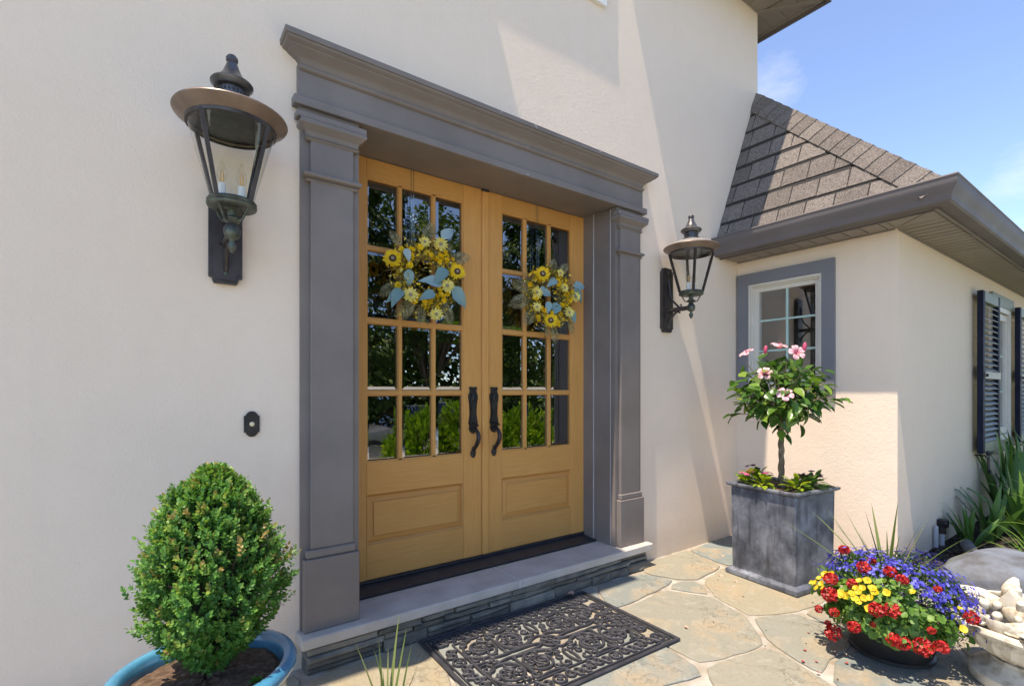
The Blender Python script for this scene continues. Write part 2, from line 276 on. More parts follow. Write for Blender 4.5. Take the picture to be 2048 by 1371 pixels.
# ---------------------------------------------------------------- mesh helpers
class MB:
    def __init__(s): s.v = []; s.f = []
    def add(s, v, f):
        n = len(s.v); s.v += [tuple(p) for p in v]; s.f += [tuple(i+n for i in q) for q in f]; return s
    def box(s, x0, x1, y0, y1, z0, z1):
        return s.add([(x0, y0, z0), (x1, y0, z0), (x1, y1, z0), (x0, y1, z0), (x0, y0, z1), (x1, y0, z1), (x1, y1, z1), (x0, y1, z1)],
                     [(0, 3, 2, 1), (4, 5, 6, 7), (0, 1, 5, 4), (1, 2, 6, 5), (2, 3, 7, 6), (3, 0, 4, 7)])
    def bbox(s, x0, x1, y0, y1, z0, z1, b=.004):
        """box with chamfered edges (12 edges)"""
        X = (x0, x1); Y = (y0, y1); Z = (z0, z1); c = ((x0+x1)/2, (y0+y1)/2, (z0+z1)/2)
        v = []; idx = {}
        for i in (0, 1):
            for j in (0, 1):
                for k in (0, 1):
                    sx, sy, sz = (1-2*i)*b, (1-2*j)*b, (1-2*k)*b
                    for a, p in (('x', (X[i], Y[j]+sy, Z[k]+sz)), ('y', (X[i]+sx, Y[j], Z[k]+sz)), ('z', (X[i]+sx, Y[j]+sy, Z[k]))):
                        idx[i, j, k, a] = len(v); v.append(p)
        f = []
        def face(ids):
            P = [Vector(v[i]) for i in ids]; n = (P[1]-P[0]).cross(P[2]-P[0]); m = sum(P, Vector())/len(P)-Vector(c)
            f.append(tuple(ids) if n.dot(m) > 0 else tuple(reversed(ids)))
        for i in (0, 1):
            face([idx[i, 0, 0, 'x'], idx[i, 1, 0, 'x'], idx[i, 1, 1, 'x'], idx[i, 0, 1, 'x']])
            face([idx[0, i, 0, 'y'], idx[1, i, 0, 'y'], idx[1, i, 1, 'y'], idx[0, i, 1, 'y']])
            face([idx[0, 0, i, 'z'], idx[1, 0, i, 'z'], idx[1, 1, i, 'z'], idx[0, 1, i, 'z']])
            for j in (0, 1):
                face([idx[i, j, 0, 'x'], idx[i, j, 0, 'y'], idx[i, j, 1, 'y'], idx[i, j, 1, 'x']])
                face([idx[i, 0, j, 'x'], idx[i, 0, j, 'z'], idx[i, 1, j, 'z'], idx[i, 1, j, 'x']])
                face([idx[0, i, j, 'y'], idx[0, i, j, 'z'], idx[1, i, j, 'z'], idx[1, i, j, 'y']])
                for k in (0, 1): face([idx[i, j, k, 'x'], idx[i, j, k, 'y'], idx[i, j, k, 'z']])
        return s.add(v, f)
    def prism(s, poly, z0, z1, axes='xyz'):
        """poly in first two axes, extruded along the third"""
        o = {'x': 0, 'y': 1, 'z': 2}; a, b, c = (o[q] for q in axes); n = len(poly); v = []
        for z in (z0, z1):
            for p in poly:
                q = [0, 0, 0]; q[a], q[b], q[c] = p[0], p[1], z; v.append(q)
        return s.add(v, [tuple(range(n))[::-1], tuple(range(n, 2*n))]+[(i, (i+1) % n, n+(i+1) % n, n+i) for i in range(n)])
    def lathe(s, prof, n=24, c=(0, 0, 0), a0=0, caps=False):
        v = [(c[0]+r*math.cos(a0+2*math.pi*i/n), c[1]+r*math.sin(a0+2*math.pi*i/n), c[2]+z) for r, z in prof for i in range(n)]
        f = [(j*n+i, j*n+(i+1) % n, (j+1)*n+(i+1) % n, (j+1)*n+i) for j in range(len(prof)-1) for i in range(n)]
        if caps: f += [tuple(range(n))[::-1], tuple(range((len(prof)-1)*n, len(prof)*n))]
        return s.add(v, f)
    def tube(s, pts, r, n=6, flat=1.0, closed=False):
        pts = [Vector(p) for p in pts]; m = len(pts); rs = r if isinstance(r, (list, tuple)) else [r]*m
        v = []; up = Vector((0, 0, 1)); prev = None
        for i, p in enumerate(pts):
            d = (pts[(i+1) % m]-pts[i-1]) if closed else (pts[min(i+1, m-1)]-pts[max(i-1, 0)])
            d.normalize()
            if prev is None:
                x = d.cross(up)
                if x.length < .05: x = d.cross(Vector((0, 1, 0)))
            else: x = prev-d*prev.dot(d)
            x.normalize(); prev = x; y = x.cross(d)
            for k in range(n):
                a = 2*math.pi*k/n; v.append(p+x*math.cos(a)*rs[i]+y*math.sin(a)*rs[i]*flat)
        q = m if closed else m-1
        f = [(i*n+k, i*n+(k+1) % n, ((i+1) % m)*n+(k+1) % n, ((i+1) % m)*n+k) for i in range(q) for k in range(n)]
        if not closed: f += [tuple(range(n))[::-1], tuple(range((m-1)*n, m*n))]
        return s.add(v, f)
    def sphere(s, c, r, n=10, m=6, sq=(1, 1, 1)):
        v = [(c[0], c[1], c[2]-r*sq[2])]
        for j in range(1, m):
            t = math.pi*j/m-math.pi/2
            for i in range(n): v.append((c[0]+r*sq[0]*math.cos(t)*math.cos(2*math.pi*i/n), c[1]+r*sq[1]*math.cos(t)*math.sin(2*math.pi*i/n), c[2]+r*sq[2]*math.sin(t)))
        v.append((c[0], c[1], c[2]+r*sq[2])); e = len(v)-1
        f = [(0, 1+(i+1) % n, 1+i) for i in range(n)]+[(e, e-n+i, e-n+(i+1) % n) for i in range(n)]
        f += [(1+j*n+i, 1+j*n+(i+1) % n, 1+(j+1)*n+(i+1) % n, 1+(j+1)*n+i) for j in range(m-2) for i in range(n)]
        return s.add(v, f)
    def mesh(s, name, mat, smooth=False):
        me = bpy.data.meshes.new(name); me.from_pydata(s.v, [], s.f)
        me.materials.append(mat)
        if smooth: me.polygons.foreach_set('use_smooth', [True]*len(me.polygons))
        me.update(); return me
    def build(s, name, mat, parent=None, smooth=False, loc=None):
        return ob(name, s.mesh(name, mat, smooth), parent, loc)
def ob(name, me, parent=None, loc=None, mtx=None):
    o = bpy.data.objects.new(name, me); COL.objects.link(o)
    if parent: o.parent = parent
    if loc: o.location = loc
    if mtx is not None: o.matrix_local = mtx
    return o
def smooth_angle(o, deg=35):
    me = o.data; me.polygons.foreach_set('use_smooth', [True]*len(me.polygons)); me.set_sharp_from_angle(angle=R(deg)); return o
def thing(name, label, cat, loc=(0, 0, 0), rz=0, group=None):
    o = bpy.data.objects.new(name, None); COL.objects.link(o); o.location = loc; o.rotation_euler = (0, 0, rz); o.empty_display_size = .1
    return tag(o, label, cat, group)
def tag(o, label, cat, group=None):
    o['label'] = label; o['category'] = cat
    if group: o['group'] = group
    return o
def struct(o): o['kind'] = 'structure'; return o
def stuff(o): o['kind'] = 'stuff'; return o
def npmesh(name, V, F, mat, rnd=None, smooth=False):
    V = np.asarray(V, dtype=np.float32); F = np.asarray(F, dtype=np.int32)
    me = bpy.data.meshes.new(name); k = F.shape[1]
    me.vertices.add(len(V)); me.vertices.foreach_set('co', V.ravel())
    me.loops.add(F.size); me.loops.foreach_set('vertex_index', F.ravel())
    me.polygons.add(len(F)); me.polygons.foreach_set('loop_start', np.arange(0, F.size, k, dtype=np.int32))
    if smooth: me.polygons.foreach_set('use_smooth', np.ones(len(F), dtype=bool))
    me.materials.append(mat)
    if rnd is not None:
        a = me.attributes.new('rnd', 'FLOAT', 'POINT'); a.data.foreach_set('value', np.asarray(rnd, dtype=np.float32))
    me.update(calc_edges=True); me.validate(); return me
def leaf_tpl(w=.4, fold=.12, curl=.12, pts=((.3, 1), (.68, .8))):
    """leaf of length 1 along +Y, normal +Z; triangles"""
    V = [(0, 0, 0)]; n = len(pts)
    for t, ww in pts: V += [(0, t, -curl*t*t), (-w*ww, t, fold*w-curl*t*t), (w*ww, t, fold*w-curl*t*t)]
    V.append((0, 1, -curl)); F = [(0, 1, 2), (0, 3, 1)]
    for i in range(n-1):
        a = 1+3*i; b = a+3; F += [(a, b, b+1), (a, b+1, a+1), (a, a+2, b+2), (a, b+2, b)]
    a = 1+3*(n-1); F += [(a, 3*n+1, a+1), (a, a+2, 3*n+1)]
    return np.array(V, float), np.array(F, int)
def frames(d, up):
    d = d/np.linalg.norm(d, axis=1, keepdims=True); x = np.cross(d, up); l = np.linalg.norm(x, axis=1, keepdims=True)
    x = np.where(l < 1e-4, np.array([[1., 0, 0]]), x/np.maximum(l, 1e-6)); z = np.cross(x, d)
    return np.stack([x, d, z], axis=2)
def scatter(tpl, pos, fr, sc):
    V, F = tpl; N = len(pos); k = len(V)
    W = np.einsum('nij,kj->nki', fr, V)*np.asarray(sc).reshape(N, 1, 1)+pos[:, None, :]
    FF = (F[None]+(np.arange(N)*k)[:, None, None]).reshape(-1, F.shape[1])
    return W.reshape(-1, 3), FF, k
def cloud(name, tpl, pos, dirs, up, sc, mat, parent, rnd=None, kind=None):
    V, F, k = scatter(tpl, pos, frames(dirs, up), sc)
    if rnd is None: rnd = nr.random(len(pos))
    o = ob(name, npmesh(name, V, F, mat, np.repeat(rnd, k)), parent)
    if kind: o['kind'] = kind
    return o
def unit(n):
    v = nr.normal(size=(n, 3)); return v/np.linalg.norm(v, axis=1, keepdims=True)
def look(d, up=(0, 0, 1)):
    """3x3 with Y along d and Z near up"""
    d = Vector(d).normalized(); x = d.cross(Vector(up))
    if x.length < 1e-3: x = d.cross(Vector((1, 0, 0)))
    x.normalize(); z = x.cross(d); return Matrix((x, d, z)).transposed()
def mtx(loc, d, up=(0, 0, 1), s=1.0):
    return Matrix.Translation(Vector(loc)) @ look(d, up).to_4x4() @ Matrix.Scale(s, 4)
def tplmesh(name, tpl, mat, smooth=True): return npmesh(name, tpl[0], tpl[1], mat, np.full(len(tpl[0]), .5), smooth)

# ---------------------------------------------------------------- ground
g = MB(); N = 60
def gz(x, y):
    t = min(1, max(0, (-4.2-y)/3.0)); return -.035-.45*t*t*(3-2*t)
xs = [-140, -70, -40]+[-24+i*1.5 for i in range(41)]+[55, 90, 160]
ys = [-160, -90, -50]+[-30+i*.6 for i in range(48)]+[1, 8, 20, 60, 160]
for y in ys:
    for x in xs: g.v.append((x, y, gz(x, y)))
nx = len(xs)
for j in range(len(ys)-1):
    for i in range(nx-1): g.f.append((j*nx+i, j*nx+i+1, (j+1)*nx+i+1, (j+1)*nx+i))
lawn = struct(g.build('lawn', LAWN, smooth=True))
dm = MB(); dxs = [-14+i*2.0 for i in range(21)]; dys = [-13+i*.55 for i in range(17)]
for y in dys:
    for x in dxs: dm.v.append((x, y, gz(x, y)+.012))
for j in range(len(dys)-1):
    for i in range(len(dxs)-1): dm.f.append((j*len(dxs)+i, j*len(dxs)+i+1, (j+1)*len(dxs)+i+1, (j+1)*len(dxs)+i))
drive = struct(dm.build('bounce_drive', CONC, smooth=True))  # unseen forecourt, enlarged as a bounce surface for the shaded walls
sm = MB(); sx_ = [2.2+i*.5 for i in range(11)]; sy_ = [-6.4+i*.4 for i in range(5)]
for y in sy_:
    for x in sx_: sm.v.append((x, y, gz(x, y)+.03))
for j in range(4):
    for i in range(10): sm.f.append((j*11+i, j*11+i+1, (j+1)*11+i+1, (j+1)*11+i))
struct(sm.build('shrub_bed', MULCH))
bed = MB()
bp = [(4.30, -1.19), (4.36, -1.27), (4.62, -1.36), (4.85, -1.62), (5.1, -2.0), (5.6, -2.35), (10.5, -2.35), (10.5, -1.19)]
bed.prism(bp, -.03, .012); bedo = struct(bed.build('mulch_bed', MULCH))
patio = MB().prism([(-6.5, 0.02), (4.42, 0.02), (4.42, -1.1), (4.30, -1.19), (4.36, -1.27), (4.62, -1.36), (4.85, -1.62), (5.1, -2.0), (5.2, -4.1), (-6.5, -4.1)], -.06, -.010)
patio = struct(patio.build('patio', MORTAR))
STN = [[(3.147, -.009), (3.519, -.03), (3.425, -.414), (3.027, -.473), (2.91, -.378), (2.807, -.141), (2.98, -.01)],
 [(3.519, -.03), (3.921, -.008), (4.315, -.008), (4.31, -.579), (3.779, -.644), (3.425, -.414)],
 [(2.713, -.416), (2.91, -.378), (3.027, -.473), (2.867, -.674)],
 [(2.807, -.141), (2.91, -.378), (2.713, -.416), (2.449, -.437), (2.173, -.452), (2.376, -.105)],
 [(2.713, -.416), (2.867, -.674), (2.768, -.955), (2.542, -1.193), (2.084, -1.094), (2.117, -.897), (2.061, -.621), (2.173, -.452), (2.449, -.437)],
 [(3.027, -.473), (3.425, -.414), (3.779, -.644), (3.796, -1.095), (3.252, -1.133), (3.052, -1.097), (2.768, -.955), (2.867, -.674)],
 [(2.768, -.955), (3.052, -1.097), (3.017, -1.292), (2.905, -1.462), (2.643, -1.429), (2.453, -1.495), (2.542, -1.193)],
 [(2.542, -1.193), (2.453, -1.495), (2.351, -1.653), (1.909, -1.617), (1.757, -1.474), (2.031, -1.166), (2.084, -1.094)],
 [(2.117, -.897), (2.084, -1.094), (2.031, -1.166), (1.812, -1.097), (1.514, -1.162), (1.312, -.978), (1.437, -.625), (2.061, -.621)],
 [(3.252, -1.133), (3.796, -1.095), (3.896, -1.42), (3.408, -1.699), (2.905, -1.462), (3.017, -1.292), (3.052, -1.097)],
 [(2.643, -1.429), (2.905, -1.462), (3.408, -1.699), (2.891, -1.962), (2.301, -1.802), (2.351, -1.653), (2.453, -1.495)],
 [(.549, -.105), (1.154, -.105), (1.122, -.423), (.998, -.751), (.691, -.765), (.478, -.411)],
 [(1.154, -.105), (2.376, -.105), (2.173, -.452), (2.061, -.621), (1.437, -.625), (.998, -.751), (1.122, -.423)],
 [(4.31, -.579), (4.31, -1.18), (3.896, -1.42), (3.796, -1.095), (3.779, -.644)],
 [(.30, -.02), (.549, -.02), (.549, -.105), (.478, -.411), (.296, -.384)],
 [(4.31, -1.18), (4.56, -1.33), (4.2, -1.66), (3.408, -1.699), (3.896, -1.42)],
 [(3.408, -1.699), (4.2, -1.66), (4.56, -1.33), (4.8, -1.65), (4.6, -2.2), (3.7, -2.3), (2.891, -1.962)]]
def inset(poly, d):
    n = len(poly); out = []
    A = sum(poly[i][0]*poly[(i+1) % n][1]-poly[(i+1) % n][0]*poly[i][1] for i in range(n)); sg = 1 if A > 0 else -1
    for i in range(n):
        p0, p1, p2 = Vector(poly[i-1]), Vector(poly[i]), Vector(poly[(i+1) % n])
        a = (p1-p0).normalized(); b = (p2-p1).normalized(); na = Vector((-a.y, a.x))*sg; nb = Vector((-b.y, b.x))*sg
        m = (na+nb); m = m/max(.35, m.dot(na)); out.append(tuple(p1+m*d))
    return out if sg > 0 else out[::-1]
def rough_poly(poly, seg=.07, amp=.006):
    pts = []; n = len(poly)
    for i in range(n):
        a, b = Vector(poly[i]), Vector(poly[(i+1) % n]); k = max(1, int((b-a).length/seg))
        for q in range(k): pts.append(a.lerp(b, q/k))
    out = []; m = len(pts)
    for i in range(m):
        p = pts[i]*.6+pts[i-1]*.2+pts[(i+1) % m]*.2; out.append((p.x+rng.uniform(-amp, amp), p.y+rng.uniform(-amp, amp)))
    return out
def flagstone(poly):
    p = rough_poly(inset(poly, .0135)); q = inset(p, .006); n = len(p); z = rng.uniform(-.002, .002)
    mb = MB(); cx = sum(a[0] for a in p)/n; cy = sum(a[1] for a in p)/n
    mb.add([(x-cx, y-cy, -.035) for x, y in p]+[(x-cx, y-cy, z-.004) for x, y in p]+[(x-cx, y-cy, z) for x, y in q],
           [(i, (i+1) % n, n+(i+1) % n, n+i) for i in range(n)]+[(n+i, n+(i+1) % n, 2*n+(i+1) % n, 2*n+i) for i in range(n)]+[tuple(range(2*n, 3*n))])
    mb.build('flagstone', FLAG, patio, loc=(cx, cy, 0))
for s_ in STN: flagstone(s_)
def inside(p, poly):
    c = False; n = len(poly)
    for i in range(n):
        a, b = poly[i], poly[i-1]
        if (a[1] > p[1]) != (b[1] > p[1]) and p[0] < (b[0]-a[0])*(p[1]-a[1])/(b[1]-a[1])+a[0]: c = not c
    return c
gp = {}
for i in range(21):
    for j in range(8): gp[i, j] = (-6.4+i*.58+rng.uniform(-.15, .15), -4.0+j*.58+rng.uniform(-.14, .14))
for i in range(20):
    for j in range(7):
        q = [gp[i, j], gp[i+1, j], gp[i+1, j+1], gp[i, j+1]]; cxy = (sum(a[0] for a in q)/4, sum(a[1] for a in q)/4)
        tst = q+[cxy]+[((q[k][0]+q[k-1][0])/2, (q[k][1]+q[k-1][1])/2) for k in range(4)]
        if any(inside(t, s_) for t in tst for s_ in STN) or any(inside(v_, q) for s_ in STN for v_ in s_) or cxy[0] > 4.9: continue
        if max(a[1] for a in q) > -.02: continue
        flagstone(q)

# ---------------------------------------------------------------- house
house = thing('house', 'cream stucco house with grey door surround, tan double doors and hipped side wing', 'house')
CXD = 1.757
mw = MB()
mw.box(-7, .828, 0, .34, -.1, 4.93); mw.box(2.692, 4.68, 0, .34, -.1, 4.93); mw.box(.828, 2.692, 0, .34, 2.64, 4.93)
mw.box(1.07, 2.655, .001, .34, 4.93, 6.4); mw.box(4.40, 4.68, .34, 4.0, -.1, 4.93); mw.box(-7, 4.68, 4.0, 4.3, -.1, 4.93)
main_wall = mw.build('main_wall', STUCCO, house)
ww = MB(); wx = 4.325
def wall_open(mb, ax, a0, a1, b0, b1, o0, o1, z0, z1, zt):
    def bx(p, q, r, s_):
        if ax == 'y': mb.box(b0, b1, p, q, r, s_)
        else: mb.box(p, q, b0, b1, r, s_)
    bx(a0, o0, -.1, zt); bx(o1, a1, -.1, zt); bx(o0, o1, -.1, z0); bx(o0, o1, z1, zt)
wall_open(ww, 'y', -1.204, 0, wx, wx+.18, -.715, -.115, 1.334, 2.228, 2.50)
wall_open(ww, 'x', wx+.18, 10, -1.204, -1.02, 7.06, 7.90, .76, 2.19, 2.50)
ww.box(9.8, 10, -1.02, 4, -.1, 2.5)
wing_wall = ww.build('wing_wall', STUCCO, house)
# dark rooms behind the glass
def room(x0, x1, y0, y1, z0, z1, mat, skip):
    v = [(x0, y0, z0), (x1, y0, z0), (x1, y1, z0), (x0, y1, z0), (x0, y0, z1), (x1, y0, z1), (x1, y1, z1), (x0, y1, z1)]
    F = {'b': (0, 1, 2, 3), 't': (4, 7, 6, 5), 'f': (0, 4, 5, 1), 'r': (1, 5, 6, 2), 'k': (2, 6, 7, 3), 'l': (3, 7, 4, 0)}
    MB().add(v, [F[k] for k in F if k not in skip]).build('room', mat, house)
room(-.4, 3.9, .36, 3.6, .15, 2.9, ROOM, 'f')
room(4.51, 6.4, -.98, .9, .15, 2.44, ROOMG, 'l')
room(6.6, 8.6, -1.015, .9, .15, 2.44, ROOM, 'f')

# main roof, eaves with a break over the door
def eave(x0, x1, endcap):
    mb = MB()
    mb.add([(x0, -.50, 4.99), (x1, -.50, 4.99), (x1, 3.2, 8.2), (x0, 3.2, 8.2), (x0, -.50, 5.06), (x1, -.50, 5.06), (x1, 3.2, 8.28), (x0, 3.2, 8.28)],
           [(0, 3, 2, 1), (4, 5, 6, 7), (0, 1, 5, 4), (1, 2, 6, 5), (2, 3, 7, 6), (3, 0, 4, 7)])
    o = mb.build('main_roof', SHING, house)
    MB().box(x0, x1, -.49, -.462, 4.865, 5.0).build('fascia', GUT, house)
    return o
eave(-7.4, 1.065, True); eave(2.66, 5.06, True)
MB().add([(4.68, .0, 4.93), (4.68, 4.3, 4.93), (4.68, 3.2, 8.0), (4.68, .0, 5.45)], [(0, 1, 2, 3)]).build('gable_wall', STUCCO, house)
MB().box(5.032, 5.06, -.46, 3.2, 4.865, 5.0).build('fascia', GUT, house)
MB().box(1.02, 2.70, -.03, .36, 6.4, 6.5).build('dormer_coping', TRIM, house)
sb = MB(); bw = .19
for x0, x1 in ((-7.4, 1.065), (2.66, 4.70)):
    n = int(round((x1-x0)/bw)); st = (x1-x0)/n
    if x0 < 0: MB().box(x0, x1, -.46, -.002, 4.9, 4.915).build('soffit_panel', SOFF, house)
    else:
        for k in range(n):
            MB().box(x0+k*st+.003, x0+(k+1)*st-.003, -.43, -.012, 4.9, 4.915).build('soffit_board', SOFF, house)
        MB().box(x0, 5.03, -.462, -.432, 4.888, 4.915).build('soffit_trim', SOFF, house)
        MB().box(x0, 4.68, -.012, -.001, 4.885, 4.915).build('soffit_trim', SOFF, house)
for k in range(9):
    y0 = .02+k*.3
    MB().box(4.70, 5.0, y0-.0, y0+.294, 4.9, 4.915).build('soffit_board', SOFF, house)
MB().box(5.0, 5.03, -.43, 3.0, 4.888, 4.915).build('soffit_trim', SOFF, house)
for k in range(3):
    yy = -.43+k*.15
    MB().box(4.73, 5.0, yy, yy+.146, 4.9, 4.915).build('soffit_board', SOFF, house)
MB().box(2.665, 5.03, -.46, -.002, 4.917, 4.93).build('soffit_backing', SOFF, house)
MB().box(4.685, 5.03, .0, 3.1, 4.917, 4.93).build('soffit_backing', SOFF, house)
mt = MB(); mt.prism([(4.66, -.01), (4.70, .01), (5.02, -.42), (4.985, -.445)], 4.882, 4.8985); mt.build('mitre_trim', SOFF, house)

# upper window
uw = MB(); uw.box(1.30, 2.588, -.028, -.001, 3.99, 4.10); uw.box(2.49, 2.588, -.026, -.001, 4.10, 5.6); uw.box(1.30, 1.40, -.026, -.001, 4.10, 5.6); uw.box(1.30, 2.588, -.026, -.001, 5.6, 5.7)
upw = uw.build('window', WHITE, house)
MB().box(1.40, 2.49, -.012, -.002, 4.10, 5.6).build('pane', GLASSW, upw)

# ---------------------------------------------------------------- wing roof
e0 = Vector((3.98, 0, 2.59)); sd_ = Vector((.675, 0, 1.52)); LS = sd_.length; sd_ = sd_/LS; nrm = Vector((-sd_.z, 0, sd_.x)); EL = 1.55
def rp(e, s_, h=0): return e0+Vector((0, -e, 0))+sd_*s_+nrm*h
wr = MB()
A0, B0, C0 = rp(-.0, 0), rp(EL, 0), rp(0, LS)
yb = Vector((0, 0, 0))
wr.add([A0, B0, C0], [(0, 2, 1)])
wr.add([(3.98, -1.55, 2.59), (10.4, -1.55, 2.59), (10.4, 1.2, 5.287), (5.18, 1.2, 5.287), (4.655, 0, 4.11)], [(0, 1, 2, 3, 4)])
wr.add([(3.98, 0, 2.59), (3.98, -1.55, 2.59), (3.98, -1.55, 2.55), (3.98, 0, 2.55)], [(0, 1, 2, 3)])
wing_roof = wr.build('wing_roof', SBAND, house)
def clip(poly, a, b, c):
    out = []
    for i in range(len(poly)):
        p, q = poly[i-1], poly[i]; dp = a*p[0]+b*p[1]-c; dq = a*q[0]+b*q[1]-c
        if dp*dq < 0: t = dp/(dp-dq); out.append((p[0]+(q[0]-p[0])*t, p[1]+(q[1]-p[1])*t))
        if dq <= 0: out.append(q)
    return out
s0 = -.03; k = 0; CH = .2034; S1_ = .1816
while s0 < LS:
    s1 = S1_+CH*k
    e = -rng.uniform(.02, .16) if k % 2 else -rng.uniform(.0, .05)-.1
    while e < EL:
        wd = rng.choice((.19, .205, .215, .2))
        tp = s1-.036+rng.uniform(-.006, .006) if k > 0 else s1-.03
        bt = s0-rng.choice((0, 0, .004))
        p = [(e+.003, bt), (e+wd-.003, bt), (e+wd-.006, tp), (e+.006, tp)]
        p = clip(clip(p, 1/EL, 1/LS, .985), -1, 0, -.004)
        if len(p) > 2:
            n = len(p); mb = MB()
            hh = [(.008 if q[1] < (s0+s1)/2 else .004) for q in p]
            mb.add([rp(q[0], q[1], .0005) for q in p]+[rp(q[0], q[1], h) for q, h in zip(p, hh)], [tuple(range(n))[::-1], tuple(range(n, 2*n))]+[(i, (i+1) % n, n+(i+1) % n, n+i) for i in range(n)])
            mb.build('shingle', SHING, wing_roof)
        e += wd
    s0 = s1; k += 1
hp0, hp1 = Vector((3.98, -1.55, 2.59)), Vector((4.655, 0.0, 4.11)); hd = (hp1-hp0); HL = hd.length; hd /= HL
tA = (Vector((0, 1, 0))-hd*hd.y).normalized(); tA = (tA-nrm*tA.dot(nrm)).normalized()
nB = Vector((0, -.7, .714)).normalized(); tB = nB.cross(hd).normalized()
if tB.x < 0: tB = -tB
tA = nrm.cross(hd).normalized()
if tA.y < 0: tA = -tA
nm = (nrm+nB).normalized()
nc = 17; ex = HL/nc
for i in range(nc):
    a, b = hp0+hd*(i*ex-.01), hp0+hd*min(HL, (i+1)*ex+.03); v = []
    for p, lift in ((a, .017), (b, .008)):
        for t, up in ((-.15, .0), (-.09, .006), (-.035, .018), (0, .024), (.035, .018), (.15, 0)):
            base = p+(tA*-t if t < 0 else tB*t); nn = nrm if t < -.05 else (nB if t > .05 else nm)
            v.append(base+nn*(lift+.004)-nm*(.006 if abs(t) < .05 else 0)+nm*up*.2)
    m = 6; v2 = [q-nm*.006 for q in v]
    f = [(j, j+1, m+j+1, m+j) for j in range(m-1)]+[(2*m+j+1, 2*m+j, 3*m+j, 3*m+j+1) for j in range(m-1)]+[(j+1, j, 2*m+j, 2*m+j+1) for j in range(m-1)]+[(m+j, m+j+1, 3*m+j+1, 3*m+j) for j in range(m-1)]+[(0, m, 3*m, 2*m), (m-1, 3*m-1, 4*m-1, 2*m-1)]
    MB().add(v+v2, f).build('hip_cap', SHING, wing_roof)

# wing eaves: soffit boards, fascia, gutter
EX, EY = 4.03, -1.501
def prof_run(prof, z_is_abs=True):
    v = []; n = len(prof)
    for o, z in prof: v.append((EX-o, -.003, z))
    for o, z in prof: v.append((EX-o, EY-o, z))
    for o, z in prof: v.append((10.3, EY-o, z))
    f = [(j, j+1, n+j+1, n+j) for j in range(n-1)]+[(n+j, n+j+1, 2*n+j+1, 2*n+j) for j in range(n-1)]+[tuple(range(n))[::-1]]
    return MB().add(v, f)
gut = prof_run([(0, 2.60), (0, 2.452), (.07, 2.452), (.082, 2.462), (.084, 2.485), (.095, 2.51), (.113, 2.535), (.121, 2.56), (.121, 2.588), (.127, 2.594), (.123, 2.603), (.112, 2.600), (.112, 2.56), (.09, 2.50), (.01, 2.47), (.002, 2.60)]).build('gutter', GUT, house)
smooth_angle(gut, 30)
prof_run([(.0, 2.44), (.0, 2.451), (-.025, 2.451), (-.025, 2.44)]).build('fascia', GUT, house)
for yy in (-.42, -1.02, -1.36):
    MB().box(EX-.123, EX-.0, yy-.006, yy+.006, 2.5945, 2.5985).build('gutter_strap', GUT, house)
n = 13; st = 1.5/n
for i in range(n):
    y1 = -.004-i*st; y0 = y1-st+.010
    if y1 < -1.19:
        continue
    MB().box(4.056, 4.318, max(y0, -1.20), y1, 2.455, 2.468).build('soffit_board', SOFF, house)
MB().box(4.026, 4.055, -1.497, -.003, 2.449, 2.47).build('soffit_trim', SOFF, house)
MB().box(4.026, 10.2, -1.4985, -1.47, 2.4485, 2.47).build('soffit_trim', SOFF, house)
mi = MB().prism([(4.055, -1.47), (4.075, -1.47), (4.325, -1.222), (4.325, -1.204), (4.31, -1.204)], 2.452, 2.47); mi.build('mitre_trim', SOFF, house)
me_sb = MB().box(0, .080, -1.468, -1.206, 2.455, 2.480).mesh('soffit_board', SOFF)
tri = MB().prism([(4.06, -1.204), (4.06, -1.46), (4.31, -1.204)], 2.456, 2.468).build('soffit_board', SOFF, house)
for i in range(115):
    x = 4.33+i*.10
    if x > 10: break
    ob('soffit_board', me_sb, house, loc=(x, 0, 0))
MB().prism([(4.095, -1.468), (4.328, -1.468), (4.328, -1.235)], 2.457, 2.468).build('soffit_board', SOFF, house)
MB().box(4.33, 10.1, -1.2065, -1.2045, 2.440, 2.456).build('soffit_trim', SOFF, house)
MB().box(4.319, 4.3245, -1.19, -.002, 2.445, 2.4545).build('soffit_trim', SOFF, house)

# ---------------------------------------------------------------- door surround
ds = house
def mould(prof, x0, x1, name, parent, base_y=0.0, miter=True):
    """profile (proud, z) run along X with mitred returns to the wall at both ends"""
    v = []; n = len(prof)
    for p, z in prof: v.append((x0-p, base_y, z))
    for p, z in prof: v.append((x0-p, base_y-p, z))
    for p, z in prof: v.append((x1+p, base_y-p, z))
    for p, z in prof: v.append((x1+p, base_y, z))
    f = [(j*n+i, j*n+(i+1) % n, (j+1)*n+(i+1) % n, (j+1)*n+i) for j in range(3) for i in range(n)]
    return smooth_angle(MB().add(v, f).build(name, TRIM, parent), 28)
surround = MB(); surround.box(CXD-1.213, CXD+1.213, -.03, -.001, 2.625, 2.80)
surround = surround.build('door_surround', TRIM, house)
mould([(0, 2.772), (.036, 2.772), (.046, 2.778), (.049, 2.786), (.046, 2.794), (.037, 2.798), (.040, 2.804), (.045, 2.816), (.057, 2.829), (.078, 2.840), (.090, 2.848), (.092, 2.853), (.100, 2.856), (.110, 2.862), (.113, 2.870), (.120, 2.872), (.122, 2.896), (0, 2.906)],
      CXD-1.163, CXD+1.163, 'crown_moulding', surround)
MB().bbox(CXD-1.235, CXD+1.235, -.056, -.001, 2.604, 2.645, .003).build('fillet', TRIM, surround)
MB().box(.836, 2.680, .126, .33, 2.614, 2.639).build('soffit_board', TRIM, surround)
MB().box(.836, 2.680, -.0295, .122, 2.607, 2.639).build('soffit_board', TRIM, surround)
